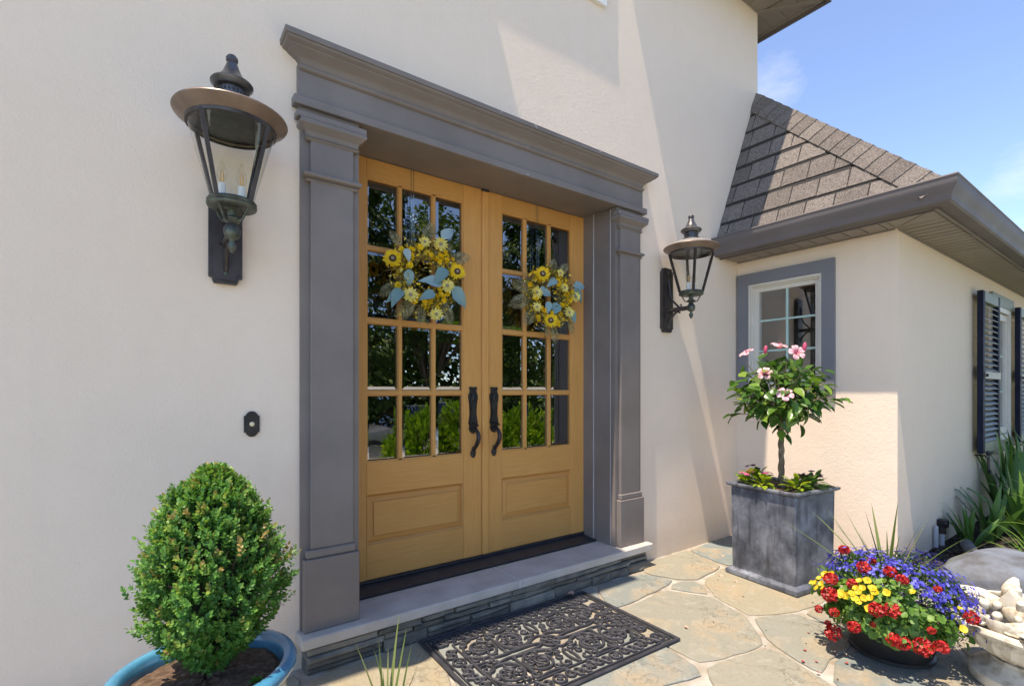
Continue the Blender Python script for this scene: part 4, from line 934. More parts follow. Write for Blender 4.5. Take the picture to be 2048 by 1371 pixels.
def wreath(cx, cz, label, suns, dais, leaves, ferns, seed):
    yb = DY-.060; rad = .155
    t = thing('wreath', label, 'wreath', (cx, yb, cz), 0, 'sunflower wreaths hanging on the double doors')
    tw = MB()
    for k in range(9):
        ph = rng.uniform(0, 6.28); dr = rng.uniform(-.035, .035); pts = []
        for i in range(30):
            a = 2*math.pi*i/30; rr = rad+dr+.014*math.sin(3*a+ph)+.01*math.sin(7*a+ph*2)
            pts.append((rr*math.cos(a), .016*math.sin(2*a+ph*1.7), rr*math.sin(a)))
        tw.tube(pts, .0035, 5, closed=True)
    for k in range(26):
        a = rng.uniform(0, 6.28); a2 = a+rng.uniform(-.8, .8); r2 = rng.choice((.07, .1, .23, .25))
        p0 = Vector((rad*math.cos(a), -.01, rad*math.sin(a))); p2 = Vector((r2*math.cos(a2), rng.uniform(-.03, .0), r2*math.sin(a2))); p1 = (p0+p2)/2+Vector((rng.uniform(-.03, .03), -.02, rng.uniform(-.03, .03)))
        tw.tube([p0.lerp(p1, .0), p0.lerp(p1, .5)*.5+p0.lerp(p1, .6)*.5, p1, p1.lerp(p2, .6), p2], [.003, .0025, .0022, .002, .0012], 4)
    tw.build('twig_ring', TWIG, t)
    n = 1500; a = nr.random(n)*2*np.pi; rr = rad+nr.normal(size=n)*.040
    pos = np.stack([rr*np.cos(a), -.012-nr.random(n)*.04, rr*np.sin(a)], 1); d = unit(n); d[:, 1] = -np.abs(d[:, 1])*.7
    d += np.stack([np.cos(a)*.5, a*0, np.sin(a)*.5], 1)
    cloud('filler_leaves', leaf_tpl(.26, .2, .2), pos, d, unit(n), .014+nr.random(n)*.016, FILL, t, nr.random(n)**1.1, 'stuff')
    for i in range(52):
        aa = rng.uniform(0, 6.28); q = rad+rng.uniform(-.045, .05)
        o = ob('blossom', SMALLM[i % 3], t); face_dir(o, q*math.cos(aa), -.045+rng.uniform(-.012, .01), q*math.sin(aa), rng.uniform(0, 6), (rng.uniform(-.9, .3), -1, rng.uniform(-.4, .6)), rng.uniform(.8, 1.15))
    for i, (x, z, s_) in enumerate(suns):
        o = ob('sunflower', SUNM[i % 3], t); face_dir(o, x-cx, -.066, z-cz, rng.uniform(0, 6), (-.45+rng.uniform(-.2, .2), -1, .1), s_)
        p = ob('seed_disc', discm, o); ob('seed_centre', discc, o)
    for i, (x, z, s_) in enumerate(dais):
        o = ob('daisy', DAIM[i % 3], t); face_dir(o, x-cx, -.064, z-cz, rng.uniform(0, 6), (-.4+rng.uniform(-.2, .2), -1, .15), s_)
        ob('seed_disc', discp, o)
    for (x, z, ang, L_) in leaves:
        dv = (math.cos(R(ang)), rng.uniform(-.35, -.05), math.sin(R(ang))); ob('leaf', BL, t, mtx=mtx((x-cx, -.052+rng.uniform(-.01, .01), z-cz), dv, (-.3, -1, .35), L_))
    for i, (x, z, ang, s_) in enumerate(ferns):
        dv = (math.cos(R(ang)), -.12, math.sin(R(ang))); ob('fern_frond', FROND[i % 2], t, mtx=mtx((x-cx, -.03, z-cz), dv, (-.2, -1, .1), s_))
    # clear hanger over the door top
    hx = cx-.045; hz = 2.60-cz; hy = DY-yb-.008
    h = MB()
    for q in (-.008, .008): h.box(q+hx-cx-.0025, q+hx-cx+.0025, hy-.002, hy, 2.33-cz, hz)
    h.box(hx-cx-.011, hx-cx+.011, hy-.002, hy+.03, hz, hz+.002)
    hang = h.build('door_hanger', ACRYL, t)
    c_ = MB(); c_.box(hx-cx-.010, hx-cx+.010, hy-.012, hy-.003, rad+.03, 2.33-cz)
    for q, zz, s_ in ((-.016, 2.322, .010), (.016, 2.315, .010), (0, 2.335, .013), (-.012, 2.300, .008), (.013, 2.295, .008), (0, 2.31, .015)): c_.sphere((hx-cx+q, hy-.014, zz-cz), s_, 8, 6, (1, .6, 1.2))
    c_.build('hanger_hook', ACRYL, hang)
    return t
wreath(1.303, 1.965, 'sunflower wreath with large blue leaves on the left door', [(1.086, 2.028, 1.15), (1.498, 2.012, 1.1)],
       [(1.388, 2.159, 1.05), (1.432, 1.918, 1.05), (1.195, 1.837, 1.05), (1.358, 1.741, .95), (1.283, 2.155, .8)],
       [(1.395, 2.185, 52, .125), (1.165, 2.10, -75, .08), (1.185, 1.985, -88, .105), (1.42, 2.02, -130, .13), (1.40, 1.925, 172, .14), (1.45, 1.91, -38, .17), (1.16, 1.86, -150, .12), (1.35, 1.865, -160, .11), (1.13, 1.86, -120, .11)],
       [(1.30, 2.17, 65, 1.0), (1.47, 2.09, 18, 1.0), (1.24, 1.82, -140, 1.1), (1.42, 1.83, -65, .95), (1.13, 1.90, -145, .9), (1.22, 1.83, -115, .9), (1.28, 1.79, -95, .8), (1.40, 2.12, 38, .7), (1.15, 2.12, 130, .7)], 1)
wreath(2.258, 1.945, 'sunflower wreath with a trailing grey fern on the right door', [(2.168, 2.091, 1.15), (2.240, 1.778, 1.1)],
       [(2.119, 1.957, 1.0), (2.477, 1.969, .95), (2.414, 1.85, .95), (2.37, 2.02, .8), (2.12, 1.86, .8), (2.33, 2.12, .7)],
       [(2.46, 2.04, 12, .13), (2.45, 2.02, -38, .14), (2.14, 1.97, 2, .14), (2.33, 1.90, -140, .13), (2.30, 2.07, -150, .10), (2.43, 1.86, -62, .10), (2.22, 1.91, -100, .09)],
       [(2.09, 1.98, 165, 1.1), (2.10, 1.93, 200, 1.2), (2.12, 1.85, -125, 1.0), (2.30, 1.75, -80, .8), (2.28, 2.12, 75, .8), (2.35, 2.13, 40, .8), (2.26, 1.77, -100, .75), (2.44, 1.80, -60, .7)], 2)

# ---------------------------------------------------------------- doormat
mat_t = thing('doormat', 'black rubber doormat with openwork scrolls in front of the step', 'doormat', (1.655, -.513, .004), R(-1.5))
W_, D_ = 1.13, .745
bm_ = MB(); 
for i, (o1, o2, h) in enumerate(((0, .020, .012), (.032, .040, .010), (.125, .134, .010))):
    x, y = W_/2, D_/2
    for a0, a1, b0, b1 in ((-x+o1, x-o1, -y+o1, -y+o2), (-x+o1, x-o1, y-o2, y-o1), (-x+o1, -x+o2, -y+o2, y-o2), (x-o2, x-o1, -y+o2, y-o2)): bm_.bbox(a0, a1, b0, b1, 0, h, .003)
bm_.build('border_frame', RUBBER, mat_t)
sc = MB()
def ridge(pts, w=.0058, h=.011):
    w *= 1.3
    P = [Vector((p[0], p[1], 0)) for p in pts]; m = len(P); v = []
    for i in range(m):
        d = (P[min(i+1, m-1)]-P[max(i-1, 0)])
        if d.length < 1e-7: d = Vector((1, 0, 0))
        d.normalize(); x = Vector((-d.y, d.x, 0))
        v += [P[i]-x*w, P[i]-x*w*.75+Vector((0, 0, h*.8)), P[i]+Vector((0, 0, h)), P[i]+x*w*.75+Vector((0, 0, h*.8)), P[i]+x*w]
    f = [(i*5+k, i*5+k+1, (i+1)*5+k+1, (i+1)*5+k) for i in range(m-1) for k in range(4)]+[(0, 1, 2, 3, 4), tuple(reversed(range((m-1)*5, m*5)))]
    sc.add(v, f)
def arc(cx, cy, r, a0, a1, r1=None, n=None):
    n = n or max(8, int(abs(a1-a0)/12)); r1 = r if r1 is None else r1
    return [(cx+(r+(r1-r)*i/n)*math.cos(R(a0+(a1-a0)*i/n)), cy+(r+(r1-r)*i/n)*math.sin(R(a0+(a1-a0)*i/n))) for i in range(n+1)]
def sym(pts, w=.0058):
    for sx in (-1, 1):
        for sy in (-1, 1): ridge([(sx*x, sy*y) for x, y in pts], w)
def bez(p0, p1, p2, p3, n=12):
    o = []
    for i in range(n+1):
        t = i/n; u = 1-t; o.append((u**3*p0[0]+3*u*u*t*p1[0]+3*u*t*t*p2[0]+t**3*p3[0], u**3*p0[1]+3*u*u*t*p1[1]+3*u*t*t*p2[1]+t**3*p3[1]))
    return o
ridge(arc(0, 0, .048, 0, 360), .005); ridge(arc(0, 0, .012, 0, 360), .004)
for k in range(8): ridge([(.014*math.cos(R(45*k)), .014*math.sin(R(45*k))), (.046*math.cos(R(45*k)), .046*math.sin(R(45*k)))], .004)
# big volutes, one quadrant mirrored
sym(arc(.155, .125, .105, 200, 760, .018), .0062)
sym(arc(.155, .125, .050, 30, 330, .012), .0048)
sym(arc(.335, .13, .095, 340, -250, .016), .0062)
sym(arc(.30, .065, .036, 120, -200, .010), .0048)
sym(arc(.06, .205, .032, -60, 300, .008), .0048)
sym(arc(.245, .205, .030, 200, -160, .008), .0048)
sym(arc(.405, .05, .036, 250, -120, .010), .005)
sym(arc(.075, .075, .026, 20, 380, .008), .0045)
sym(arc(.40, .205, .026, 90, 430, .008), .0045)
sym(bez((0, .05), (.02, .12), (.10, .02), (.20, .03)), .0055); sym(bez((.05, 0), (.10, .04), (.22, .0), (.26, .04)), .0055)
sym(bez((.20, .03), (.27, .01), (.30, .02), (.345, .035)), .0055); sym(bez((.0, .10), (.03, .15), (.02, .2), (.0, .235)), .005)
sym(bez((.245, .235), (.23, .15), (.26, .10), (.245, .03)), .005); sym(bez((.34, .235), (.42, .21), (.44, .12), (.435, .0)), .0055)
sym(bez((.10, .238), (.16, .215), (.20, .22), (.24, .238)), .005); sym(bez((.36, .0), (.39, .02), (.41, .0), (.43, .02)), .0045)
sym(arc(.135, .115, .028, 0, 300, .008), .0042); sym(arc(.185, .155, .024, 90, 420, .007), .0042); sym(arc(.32, .165, .030, 180, -150, .008), .0042); sym(arc(.365, .105, .026, 0, 330, .008), .0042)
ex_pts = [(p[0], p[1]) for p in sc.v[2::5]]; cell = {}
for p in ex_pts: cell.setdefault((int(p[0]//.03), int(p[1]//.03)), []).append(p)
for gx in range(0, 15):
    for gy in range(0, 9):
        for (jx, jy) in ((.0, .0), (.5, .5)):
            cx_, cy_ = .014+(gx+jx)*.030, .014+(gy+jy)*.030
            if cx_ > .425 or cy_ > .232: continue
            dmin = min([math.hypot(p[0]-cx_, p[1]-cy_) for i in (-1, 0, 1) for j in (-1, 0, 1) for p in cell.get((int(cx_//.03)+i, int(cy_//.03)+j), [])] or [.03])
            if dmin > .0185:
                r_ = min(dmin-.004, .021); a0 = rng.uniform(0, 360); pts = arc(cx_, cy_, r_, a0, a0+480, .006); sym(pts, .0038)
                for p in pts:
                    for q in (p,): cell.setdefault((int(q[0]//.03), int(q[1]//.03)), []).append(q)
# border running scrolls
bx_, by_ = W_/2-.0825, D_/2-.0825
def run(a, b, n, flip):
    a = Vector(a); b = Vector(b); d = (b-a)/n; L_ = d.length; d.normalize(); q = Vector((-d.y, d.x))*flip
    for i in range(n):
        c = a+d*L_*(i+.5); s_ = 1 if i % 2 else -1
        if i % 4 == 3:
            for r_ in (.030, .010): ridge([(c.x+r_*math.cos(R(15*k)), c.y+r_*math.sin(R(15*k))) for k in range(25)], .0045)
            continue
        for e in (-1, 1):
            cc = c+d*L_*.22*e; 
            ridge([(cc.x+(.026-.018*k/22)*math.cos(R(90*s_*e+k*22)), cc.y+(.026-.018*k/22)*math.sin(R(90*s_*e+k*22))) for k in range(23)], .0042)
        ridge([tuple((c-d*L_*.5)*(1-t)+(c+d*L_*.5)*t+q*.036*math.sin(2*math.pi*t)*s_) for t in [k/12 for k in range(13)]], .0042)
for s_ in (-1, 1): run((-bx_, s_*by_), (bx_, s_*by_), 11, s_); run((s_*bx_, -by_+.09), (s_*bx_, by_-.09), 5, s_)
for sx in (-1, 1):
    for sy in (-1, 1): ridge([(sx*bx_+.033*math.cos(R(15*k)), sy*by_+.033*math.sin(R(15*k))) for k in range(25)], .006)
scr = sc.build('scrollwork', RUBBER, mat_t); scr.location.z = .0012
dl_ = leaf_tpl(.5, .5, .5, ((.2, .7), (.5, 1), (.8, .6)))
lf = thing('fallen_leaf', 'curled dry pinkish leaf lying on the doormat', 'leaf', (2.10, -.185, .016), .6)
ob('blade', tplmesh('blade', dl_, DRYL), lf, mtx=mtx((0, -.02, .014), (.2, 1, .1), (0, .2, 1), .055))

# ---------------------------------------------------------------- zinc planter with hibiscus
FC = Vector((3.255, -1.003, 0)); ang = R(-6.5)
ex_, ey_ = Vector((math.cos(ang), math.sin(ang), 0)), Vector((-math.sin(ang), math.cos(ang), 0))
pc = FC+ex_*.25+ey_*.26
planter = thing('zinc_planter', 'tall square weathered zinc planter in the corner by the wing', 'planter', tuple(pc), ang)
def ringbox(mb, prof, hx, hy):
    n = len(prof); v = []
    for d, z in prof:
        a, b = hx+d, hy+d; v += [(-a, -b, z), (a, -b, z), (a, b, z), (-a, b, z)]
    mb.add(v, [(4*j+i, 4*j+(i+1) % 4, 4*j+4+(i+1) % 4, 4*j+4+i) for j in range(n-1) for i in range(4)])
    return mb
hx_, hy_ = .222, .230
pb = MB(); pb.bbox(-hx_, hx_, -hy_, hy_, .03, .618, .006); pb.v = [(x*(1+.05*(z-.3)), y*(1+.05*(z-.3)), z) for x, y, z in pb.v]
pb.build('body', ZINC, planter)
smooth_angle(ringbox(MB(), [(.0, .618), (.012, .618), (.024, .626), (.028, .634), (.026, .642), (.014, .644), (-.016, .640), (-.018, .620)], hx_, hy_).build('rim', ZINC, planter), 40)
smooth_angle(ringbox(MB(), [(.020, .001), (.028, .004), (.030, .018), (.026, .032), (.014, .040), (-.004, .050), (-.01, .05)], hx_, hy_).build('base_moulding', ZINC, planter), 40)
so_ = MB(); n = 14
for j in range(n):
    for i in range(n): so_.v.append((-.205+.41*i/(n-1), -.212+.424*j/(n-1), .6225+rng.uniform(0, .008)))
so_.f = [(j*n+i, j*n+i+1, (j+1)*n+i+1, (j+1)*n+i) for j in range(n-1) for i in range(n-1)]
so_.build('soil', SOIL, planter)
# hibiscus standard
hib = thing('hibiscus_tree', 'braided-trunk hibiscus standard with pink flowers growing in the zinc planter', 'tree', (3.525, -.775, .622))
tk = MB(); H_ = .47
for k in range(3):
    pts = [(.0095*math.cos(2*math.pi*(i/24*2.0+k/3)), .0095*math.sin(2*math.pi*(i/24*2.0+k/3)), -.01+i/24*H_) for i in range(25)]
    tk.tube(pts, [.0125-.003*i/24+.002*math.sin(i*.9+k) for i in range(25)], 7)
trk = smooth_angle(tk.build('trunk', HIBARK, hib), 60)
brm = MB(); tips = []
CC = Vector((0.0, -.02, .70))
for k in range(26):
    a = 2*math.pi*k*.382; el = rng.uniform(-.15, 1.3); rr = rng.uniform(.20, .33)
    tip = CC+Vector((rr*math.cos(a)*math.cos(el)*1.05, rr*math.sin(a)*math.cos(el)*1.05, rr*math.sin(el)*.95-.04)); p0 = Vector((0, 0, H_-.03+rng.uniform(-.02, .03)))
    m = p0.lerp(tip, .5)+Vector((0, 0, .05)); brm.tube([p0, p0.lerp(m, .6), m, m.lerp(tip, .55), tip], [.007, .0055, .0045, .0035, .002], 5); tips.append((p0, m, tip))
p0 = Vector((0, 0, H_-.02))
for tip in (Vector((-.16, .27, .50)), Vector((.05, -.36, .62)), Vector((-.05, .25, .58))):
    m = p0.lerp(tip, .5)+Vector((0, 0, .03)); brm.tube([p0, m, tip], [.006, .004, .002], 5); tips += [(p0, m, tip)]*3
brm.build('branch', HIBARK, hib)
HL_ = [tplmesh('leaf', leaf_tpl(w_, .3, c_, ((.1, .55), (.28, 1), (.5, .9), (.72, .6), (.88, .28))), HIBL) for w_, c_ in ((.34, .18), (.38, .3), (.30, .1))]
for k in range(270):
    u_ = Vector((rng.gauss(0, 1), rng.gauss(0, 1), rng.gauss(0, 1))).normalized(); q = rng.uniform(.45, 1.0)
    base = Vector((u_.x*.275*q, u_.y*.315*q, .650+u_.z*(.255 if u_.z > 0 else .22)*q))+Vector((rng.uniform(-.02, .02),)*3)
    d = u_*.7+Vector((rng.uniform(-1, 1), rng.uniform(-1, 1), rng.uniform(-.9, .35)))
    ob('leaf', HL_[k % 3], hib, mtx=mtx(base, d, (u_.x*.6+rng.uniform(-.4, .3), u_.y*.6+rng.uniform(-.4, .3), .9), rng.uniform(.062, .105)))
n = 170; uu_ = unit(n); cloud('inner_foliage', leaf_tpl(.36, .3, .25, ((.1, .55), (.28, 1), (.5, .9), (.72, .6))), uu_*np.array([.24, .28, .21])*nr.random((n, 1))**.5+np.array([0, 0, .65]), uu_+.9*unit(n)-np.array([0, 0, .4]), uu_+np.array([0, 0, .9]), .055+.045*nr.random(n), HIBL, hib, None, 'stuff')
for k in range(14):
    p0, m, tip = tips[26+k % 9]; base = m.lerp(tip, rng.uniform(.5, 1.05))
    ob('leaf', HL_[k % 3], hib, mtx=mtx(base, (tip-m).normalized()+Vector((rng.uniform(-.8, .8), rng.uniform(-.8, .8), rng.uniform(-.8, .1))), (0, 0, 1), rng.uniform(.06, .095)))
for q in range(7):
    a = rng.uniform(0, 6.28); z = rng.uniform(.36, .5); ob('leaf', HL_[q % 3], hib, mtx=mtx((.03*math.cos(a), .03*math.sin(a), z), (math.cos(a), math.sin(a), -1.3), (0, 0, 1), rng.uniform(.06, .085)))
def hib_flower():
    V = []; F = []; rr = []
    for i in range(5):
        a = 2*math.pi*i/5; c, s_ = math.cos(a), math.sin(a); k = len(V)
        prof = ((.006, .003, .0), (.022, .013, .022), (.042, .026, .034), (.060, .027, .033), (.070, .016, .025))
        for r_, w_, z in prof:
            for q in (-1, -.5, 0, .5, 1): V.append((r_*c-q*w_*s_, r_*s_+q*w_*c, z+.004*abs(q)-.004*(q > .5)+rng.uniform(-.0015, .0015))); rr.append(.05 if r_ < .01 else (.45 if r_ < .03 else .6+.35*abs(q)))
        for j in range(4):
            for q in range(4): b = k+j*5+q; F += [(b, b+5, b+6), (b, b+6, b+1)]
    return npmesh('flower', V, F, PINKF, rr, True)
HF = hib_flower(); stm_ = MB().tube([(0, 0, .004), (0, 0, .03), (.004, 0, .062)], [.003, .0025, .004], 6).mesh('stamen', MAGF)
for (x, y, z, dv, s_) in ((3.44, -.583, 1.545, (-.5, .25, .85), .74), (3.43, -.803, 1.575, (-.1, -.3, 1), .8), (3.40, -.925, 1.53, (-.55, -.75, .45), .76), (3.36, -.745, 1.395, (-.75, -.5, .6), .74), (3.33, -.890, 1.255, (-.75, -.55, .75), .76)):
    o = ob('flower', HF, hib); face_dir(o, x-3.525, y+.775, z-.622, rng.uniform(0, 6), dv, s_); ob('stamen', stm_, o)
budm = MB().lathe([(.004, 0), (.011, .012), (.013, .03), (.010, .05), (.003, .06), (0, .061)], 8).mesh('bud', PINKF, True)
for (x, y, z) in ((3.45, -.701, 1.545), (3.43, -.965, 1.545)):
    o = ob('bud', budm, hib); face_dir(o, x-3.525, y+.775, z-.622, 0, (.05, -.1, 1), 1.0)
# bedding plants in the planter
VL = leaf_tpl(.30, .25, .25, ((.2, .8), (.5, 1), (.8, .6)))
VF = {'p': flower_mesh('flower', [(5, .001, .022, .0105, .1)], MAGF), 'd': flower_mesh('flower', [(5, .001, .023, .011, .15), (5, .001, .015, .008, .5)], PURPF)}
PL = Matrix.Translation(pc) @ Matrix.Rotation(ang, 4, 'Z')
def vinca(lx, ly, nf, kind, label, s_=1.0, leafm=VINL):
    s_ *= 1.2
    p = PL @ Vector((lx, ly, .624)); t = thing('bedding_plant', label, 'plant', tuple(p), rng.uniform(0, 6), 'bedding plants in the zinc planter')
    n = 40; a = nr.random(n)*6.28; el = nr.random(n)*1.2+.1; r_ = .012+.05*nr.random(n)
    d = np.stack([np.cos(a)*np.cos(el), np.sin(a)*np.cos(el), np.sin(el)], 1)
    cloud('foliage', VL, (d*r_[:, None]*np.array([1, 1, .9])+np.array([0, 0, .012]))*s_, d+np.array([0, 0, -.2]), np.tile([0, 0, 1.], (n, 1))+.3*unit(n), (.032+.02*nr.random(n))*s_, leafm, t, None, 'stuff')
    for i in range(nf):
        a = rng.uniform(0, 6.28); q = rng.uniform(.01, .05); o = ob('flower', VF[kind], t); face_dir(o, q*math.cos(a)*s_, q*math.sin(a)*s_, (.062+rng.uniform(0, .025))*s_, rng.uniform(0, 6), (q*10*math.cos(a), q*10*math.sin(a), 1), 1.0)
vinca(-.150, .165, 4, 'p', 'pink flowered bedding plant at the far left corner of the zinc planter')
vinca(-.150, .035, 5, 'p', 'pink flowered bedding plant midway along the left rim of the zinc planter', 1.1)
vinca(-.06, .15, 3, 'd', 'dark purple bedding plant behind the hibiscus trunk', 1.25)
vinca(-.100, -.160, 0, 'd', 'yellow-green bedding plant without flowers at the front corner of the zinc planter', 1.15)
vinca(.05, -.155, 3, 'd', 'dark purple bedding plant near the front rim of the zinc planter', 1.1, GERL)
vinca(.155, -.13, 4, 'd', 'dark red bedding plant at the right corner of the zinc planter', 1.1, GERL)

# ---------------------------------------------------------------- glazed pot and boxwood
bpot = thing('glazed_pot', 'round glazed pot with a bright blue rim left of the door', 'pot', (.13, -.70, 0))
smooth_angle(MB().lathe([(.0, .0), (.155, .0), (.165, .01), (.20, .12), (.222, .25), (.228, .36), (.224, .405), (.232, .414), (.240, .42)], 48).build('body', POTBODY, bpot), 40)
rimm = MB().lathe([(.228, .412), (.246, .417), (.254, .430), (.255, .444), (.249, .455), (.236, .459), (.222, .457), (.214, .448), (.208, .42), (.205, .39)], 56); smooth_angle(rimm.build('rim', BLUEGL, bpot), 50)
sl = MB(); prof = [(.0, .424), (.05, .428), (.10, .424), (.15, .420), (.19, .414), (.209, .408)]
sl.lathe(prof, 26); sl.v = [(x, y, z+rng.uniform(-.006, .008)) for x, y, z in sl.v]; sl.build('soil', SOIL, bpot)
box = thing('boxwood_shrub', 'dome-shaped boxwood shrub growing in the blue-rimmed pot', 'shrub', (.152, -.70, .43))
st_ = MB()
SP = leaf_tpl(.34, .25, .12, ((.35, 1), (.7, .8)))
def radius(h):   # h 0..1 from base to top
    return float(np.interp(h, (0, .075, .177, .30, .43, .553, .68, .805, .9, 1), (.052, .095, .147, .171, .175, .166, .143, .113, .085, .022)))
HB = .585; pos = []; dr_ = []; rn = []
ns_ = 3000
for i in range(ns_):
    h = rng.random()**.9; a = rng.uniform(0, 6.2832); rm = radius(h); lump = 1+.08*math.sin(3*a+5*h)+.08*math.sin(7*a-9*h)+.05*math.sin(13*a+17*h)+rng.uniform(-.10, .15)
    q = rm*lump*rng.choice((1, 1, 1, .96, .85, .7, .8, 1.07, 1.11 if rng.random() < .5 else 1)); 
    tip = Vector((q*math.cos(a), q*math.sin(a), .045+h*HB)); d = Vector((math.cos(a)*.8, math.sin(a)*.8, .35+h*.9)).normalized(); d = (d+Vector((rng.uniform(-.45, .45), rng.uniform(-.45, .45), rng.uniform(-.2, .5)))).normalized()
    L_ = rng.uniform(.028, .05); yel = rng.random(); tone = .25+.5*rng.random()
    if yel > .95 and h > .5: tone = .85+.15*rng.random()
    s1 = d.cross(Vector((0, 0, 1))); s1 = s1.normalized() if s1.length > .01 else Vector((1, 0, 0)); s2 = d.cross(s1)
    for k in range(5):
        p = tip-d*L_*(1-k/5); sd2 = s1 if k % 2 else s2
        for e in (-1, 1):
            pos.append(p); dr_.append(sd2*e*.8+d*(.45+.15*k)+Vector((rng.uniform(-.2, .2), rng.uniform(-.2, .2), rng.uniform(-.2, .2)))); rn.append(min(1, max(0, tone+.05*k+rng.uniform(-.12, .1))))
    pos.append(tip); dr_.append(d); rn.append(min(1, tone+.25))
pos = np.array([tuple(p) for p in pos]); dr_ = np.array([tuple(p) for p in dr_])
upv = pos*np.array([1, 1, 0])*3+np.array([0, 0, .9]); upv = upv/np.linalg.norm(upv, axis=1, keepdims=True)+.35*unit(len(pos))
cloud('foliage', SP, pos, dr_, upv, (.0105+.0065*nr.random(len(pos))), BOXL, box, np.array(rn), 'stuff')
bs_ = MB()
for k in range(60):
    h = rng.random(); a = rng.uniform(0, 6.28); q = radius(h)*.85; bs_.tube([(rng.uniform(-.01, .01), rng.uniform(-.01, .01), -.02), (q*.35*math.cos(a), q*.35*math.sin(a), .03+h*HB*.55), (q*math.cos(a), q*math.sin(a), .03+h*HB)], [.008, .005, .002], 4)
bs_.build('stem', BARK, box)
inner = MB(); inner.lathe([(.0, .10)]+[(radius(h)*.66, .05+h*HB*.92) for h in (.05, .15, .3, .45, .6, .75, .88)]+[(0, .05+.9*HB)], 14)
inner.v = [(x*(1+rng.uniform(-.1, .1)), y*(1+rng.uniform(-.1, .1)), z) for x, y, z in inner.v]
inner.build('shade_core', M('inner_shade', (.010, .018, .006), (.022, .034, .010), .95, vs=40), box)  # solid near-black core, its colour stands for the shade inside the shrub
for k, (wx_, wy_, lab) in enumerate(((.05, -.875, 'pale green weed in the front left soil of the blue-rimmed pot'), (.185, -.885, 'tiny weed near the front rim of the blue-rimmed pot'), (.245, -.82, 'small weed in the shaded right soil of the blue-rimmed pot'))):
    n = 12; d = unit(n); d[:, 2] = np.abs(d[:, 2])+.3
    tt = thing('weed', lab, 'plant', (wx_, wy_, .424))
    cloud('foliage', SP, unit(n)*.008*np.array([1, 1, .2]), d, unit(n), .014+.012*nr.random(n), GERL, tt, None, 'stuff')
# ---------------------------------------------------------------- strap leaves
def strap(L_, w_, bend, fold=.25, seg=8, taper=.55):
    V = []; F = []
    for i in range(seg+1):
        t = i/seg; a = bend*t*t; y = L_*(t-.18*bend*t**3); z = -L_*bend*.42*t**2.2
        ww = w_*(min(1, .55+1.6*t) if t < taper else (1-(t-taper)/(1-taper))**.75)
        ww = max(ww, .0004); V += [(-ww, y, z+fold*ww), (0, y, z), (ww, y, z+fold*ww)]
    for i in range(seg):
        for q in range(2): b = 3*i+q; F += [(b, b+3, b+4), (b, b+4, b+1)]
    return np.array(V), np.array(F)
def strapmesh(*a, mat): return tplmesh('leaf', strap(*a), mat)
SPK = [strapmesh(L_, .0065, b, .3, 10, .25, mat=SPIKEL) for L_, b in ((.34, .05), (.36, .25), (.30, .12))]
fg = thing('spike_plant', 'small potted spike plant whose leaf tips rise in the foreground', 'plant', (.640, -.90, 0))
smooth_angle(MB().lathe([(0, 0), (.075, 0), (.085, .01), (.10, .16), (.108, .165), (.108, .185), (.098, .185), (.09, .15), (0, .15)], 24).build('pot', BLACKPOT, fg), 40)
for k, (dx, dy, s_) in enumerate(((-.22, .30, .98), (-.06, .26, .80), (.03, .22, .75), (.0, .15, .92), (.09, .20, .80), (.20, .10, .95), (.25, .18, 1.0), (.17, .22, 1.08), (-.15, -.2, .9), (.2, -.2, .9), (.05, -.3, .9))):
    ob('leaf', SPK[k % 3], fg, mtx=mtx((rng.uniform(-.02, .02), rng.uniform(-.02, .02), .14), (dx, dy, .85), (-dx, -dy, .6), s_))

# ---------------------------------------------------------------- flower bowl
FB = Vector((2.97, -1.57, 0))
bowl = thing('flower_bowl', 'low round black plastic bowl beneath the red, yellow and blue flowers', 'pot', tuple(FB))
smooth_angle(MB().lathe([(0, .002), (.165, .002), (.175, .008), (.175, .02), (.165, .026), (.185, .09), (.215, .18), (.228, .19), (.228, .205), (.212, .205), (.20, .18), (0, .17)], 40).build('body', BLACKPOT, bowl), 40)
MB().lathe([(.0, .186), (.199, .184)], 30).build('soil', SOIL, bowl)
er = np.array([.335, .31, .195]); ec = np.array([0, 0, .265]); rgt = np.array([.81, -.587, 0]); fwd = np.array([.587, .81, 0])
def shell(n, cond, k0=.93, k1=1.03, zmin=.10):
    out = []
    while len(out) < n:
        u = unit(400)
        p = u*er*(k0+(k1-k0)*nr.random((400, 1)))*(1+.10*np.sin(5*u[:, :1]+2.1)*np.sin(6*u[:, 1:2])+.07*np.sin(11*u[:, 2:3]+9*u[:, :1]))+ec
        u2 = u
        for q, uu in zip(p, u2):
            if q[2] > zmin and cond(uu@rgt, uu@fwd, uu[2], q): out.append((q, uu))
    out = out[:n]; return np.array([a for a, _ in out]), np.array([b for _, b in out])
# lobelia
lob = thing('lobelia', 'mass of small violet-blue lobelia spilling over the right of the black bowl', 'plant', tuple(FB+Vector((0, 0, .18))))
off = np.array([0, 0, .18])
def lb2(r_, f_, z, q):
    v = .93*z+.37*f_
    return (r_ > -.2 and v > .30-1.35*(r_+.2)) or (v > .60)
p, u = shell(2300, lb2, .90, 1.16); LT = leaf_tpl(.42, .1, .1, ((.5, 1),))
a = unit(len(p)); t1 = np.cross(u, a); t1 /= np.linalg.norm(t1, axis=1, keepdims=True); t2 = np.cross(u, t1)
pos = []; dd = []; uu = []; rr = []
for k in range(5):
    an = (0, .9, -.9, 2.5, -2.5)[k]; dd.append(t1*math.cos(an)+t2*math.sin(an)+u*.25); pos.append(p-off+u*.002); uu.append(u+.3*unit(len(u)))
rb = nr.random(len(p))
cloud('blossoms', LT, np.concatenate(pos), np.concatenate(dd), np.concatenate(uu), np.tile(.0075+.004*nr.random(len(p)), 5), LOBF, lob, np.tile(rb, 5), 'stuff')
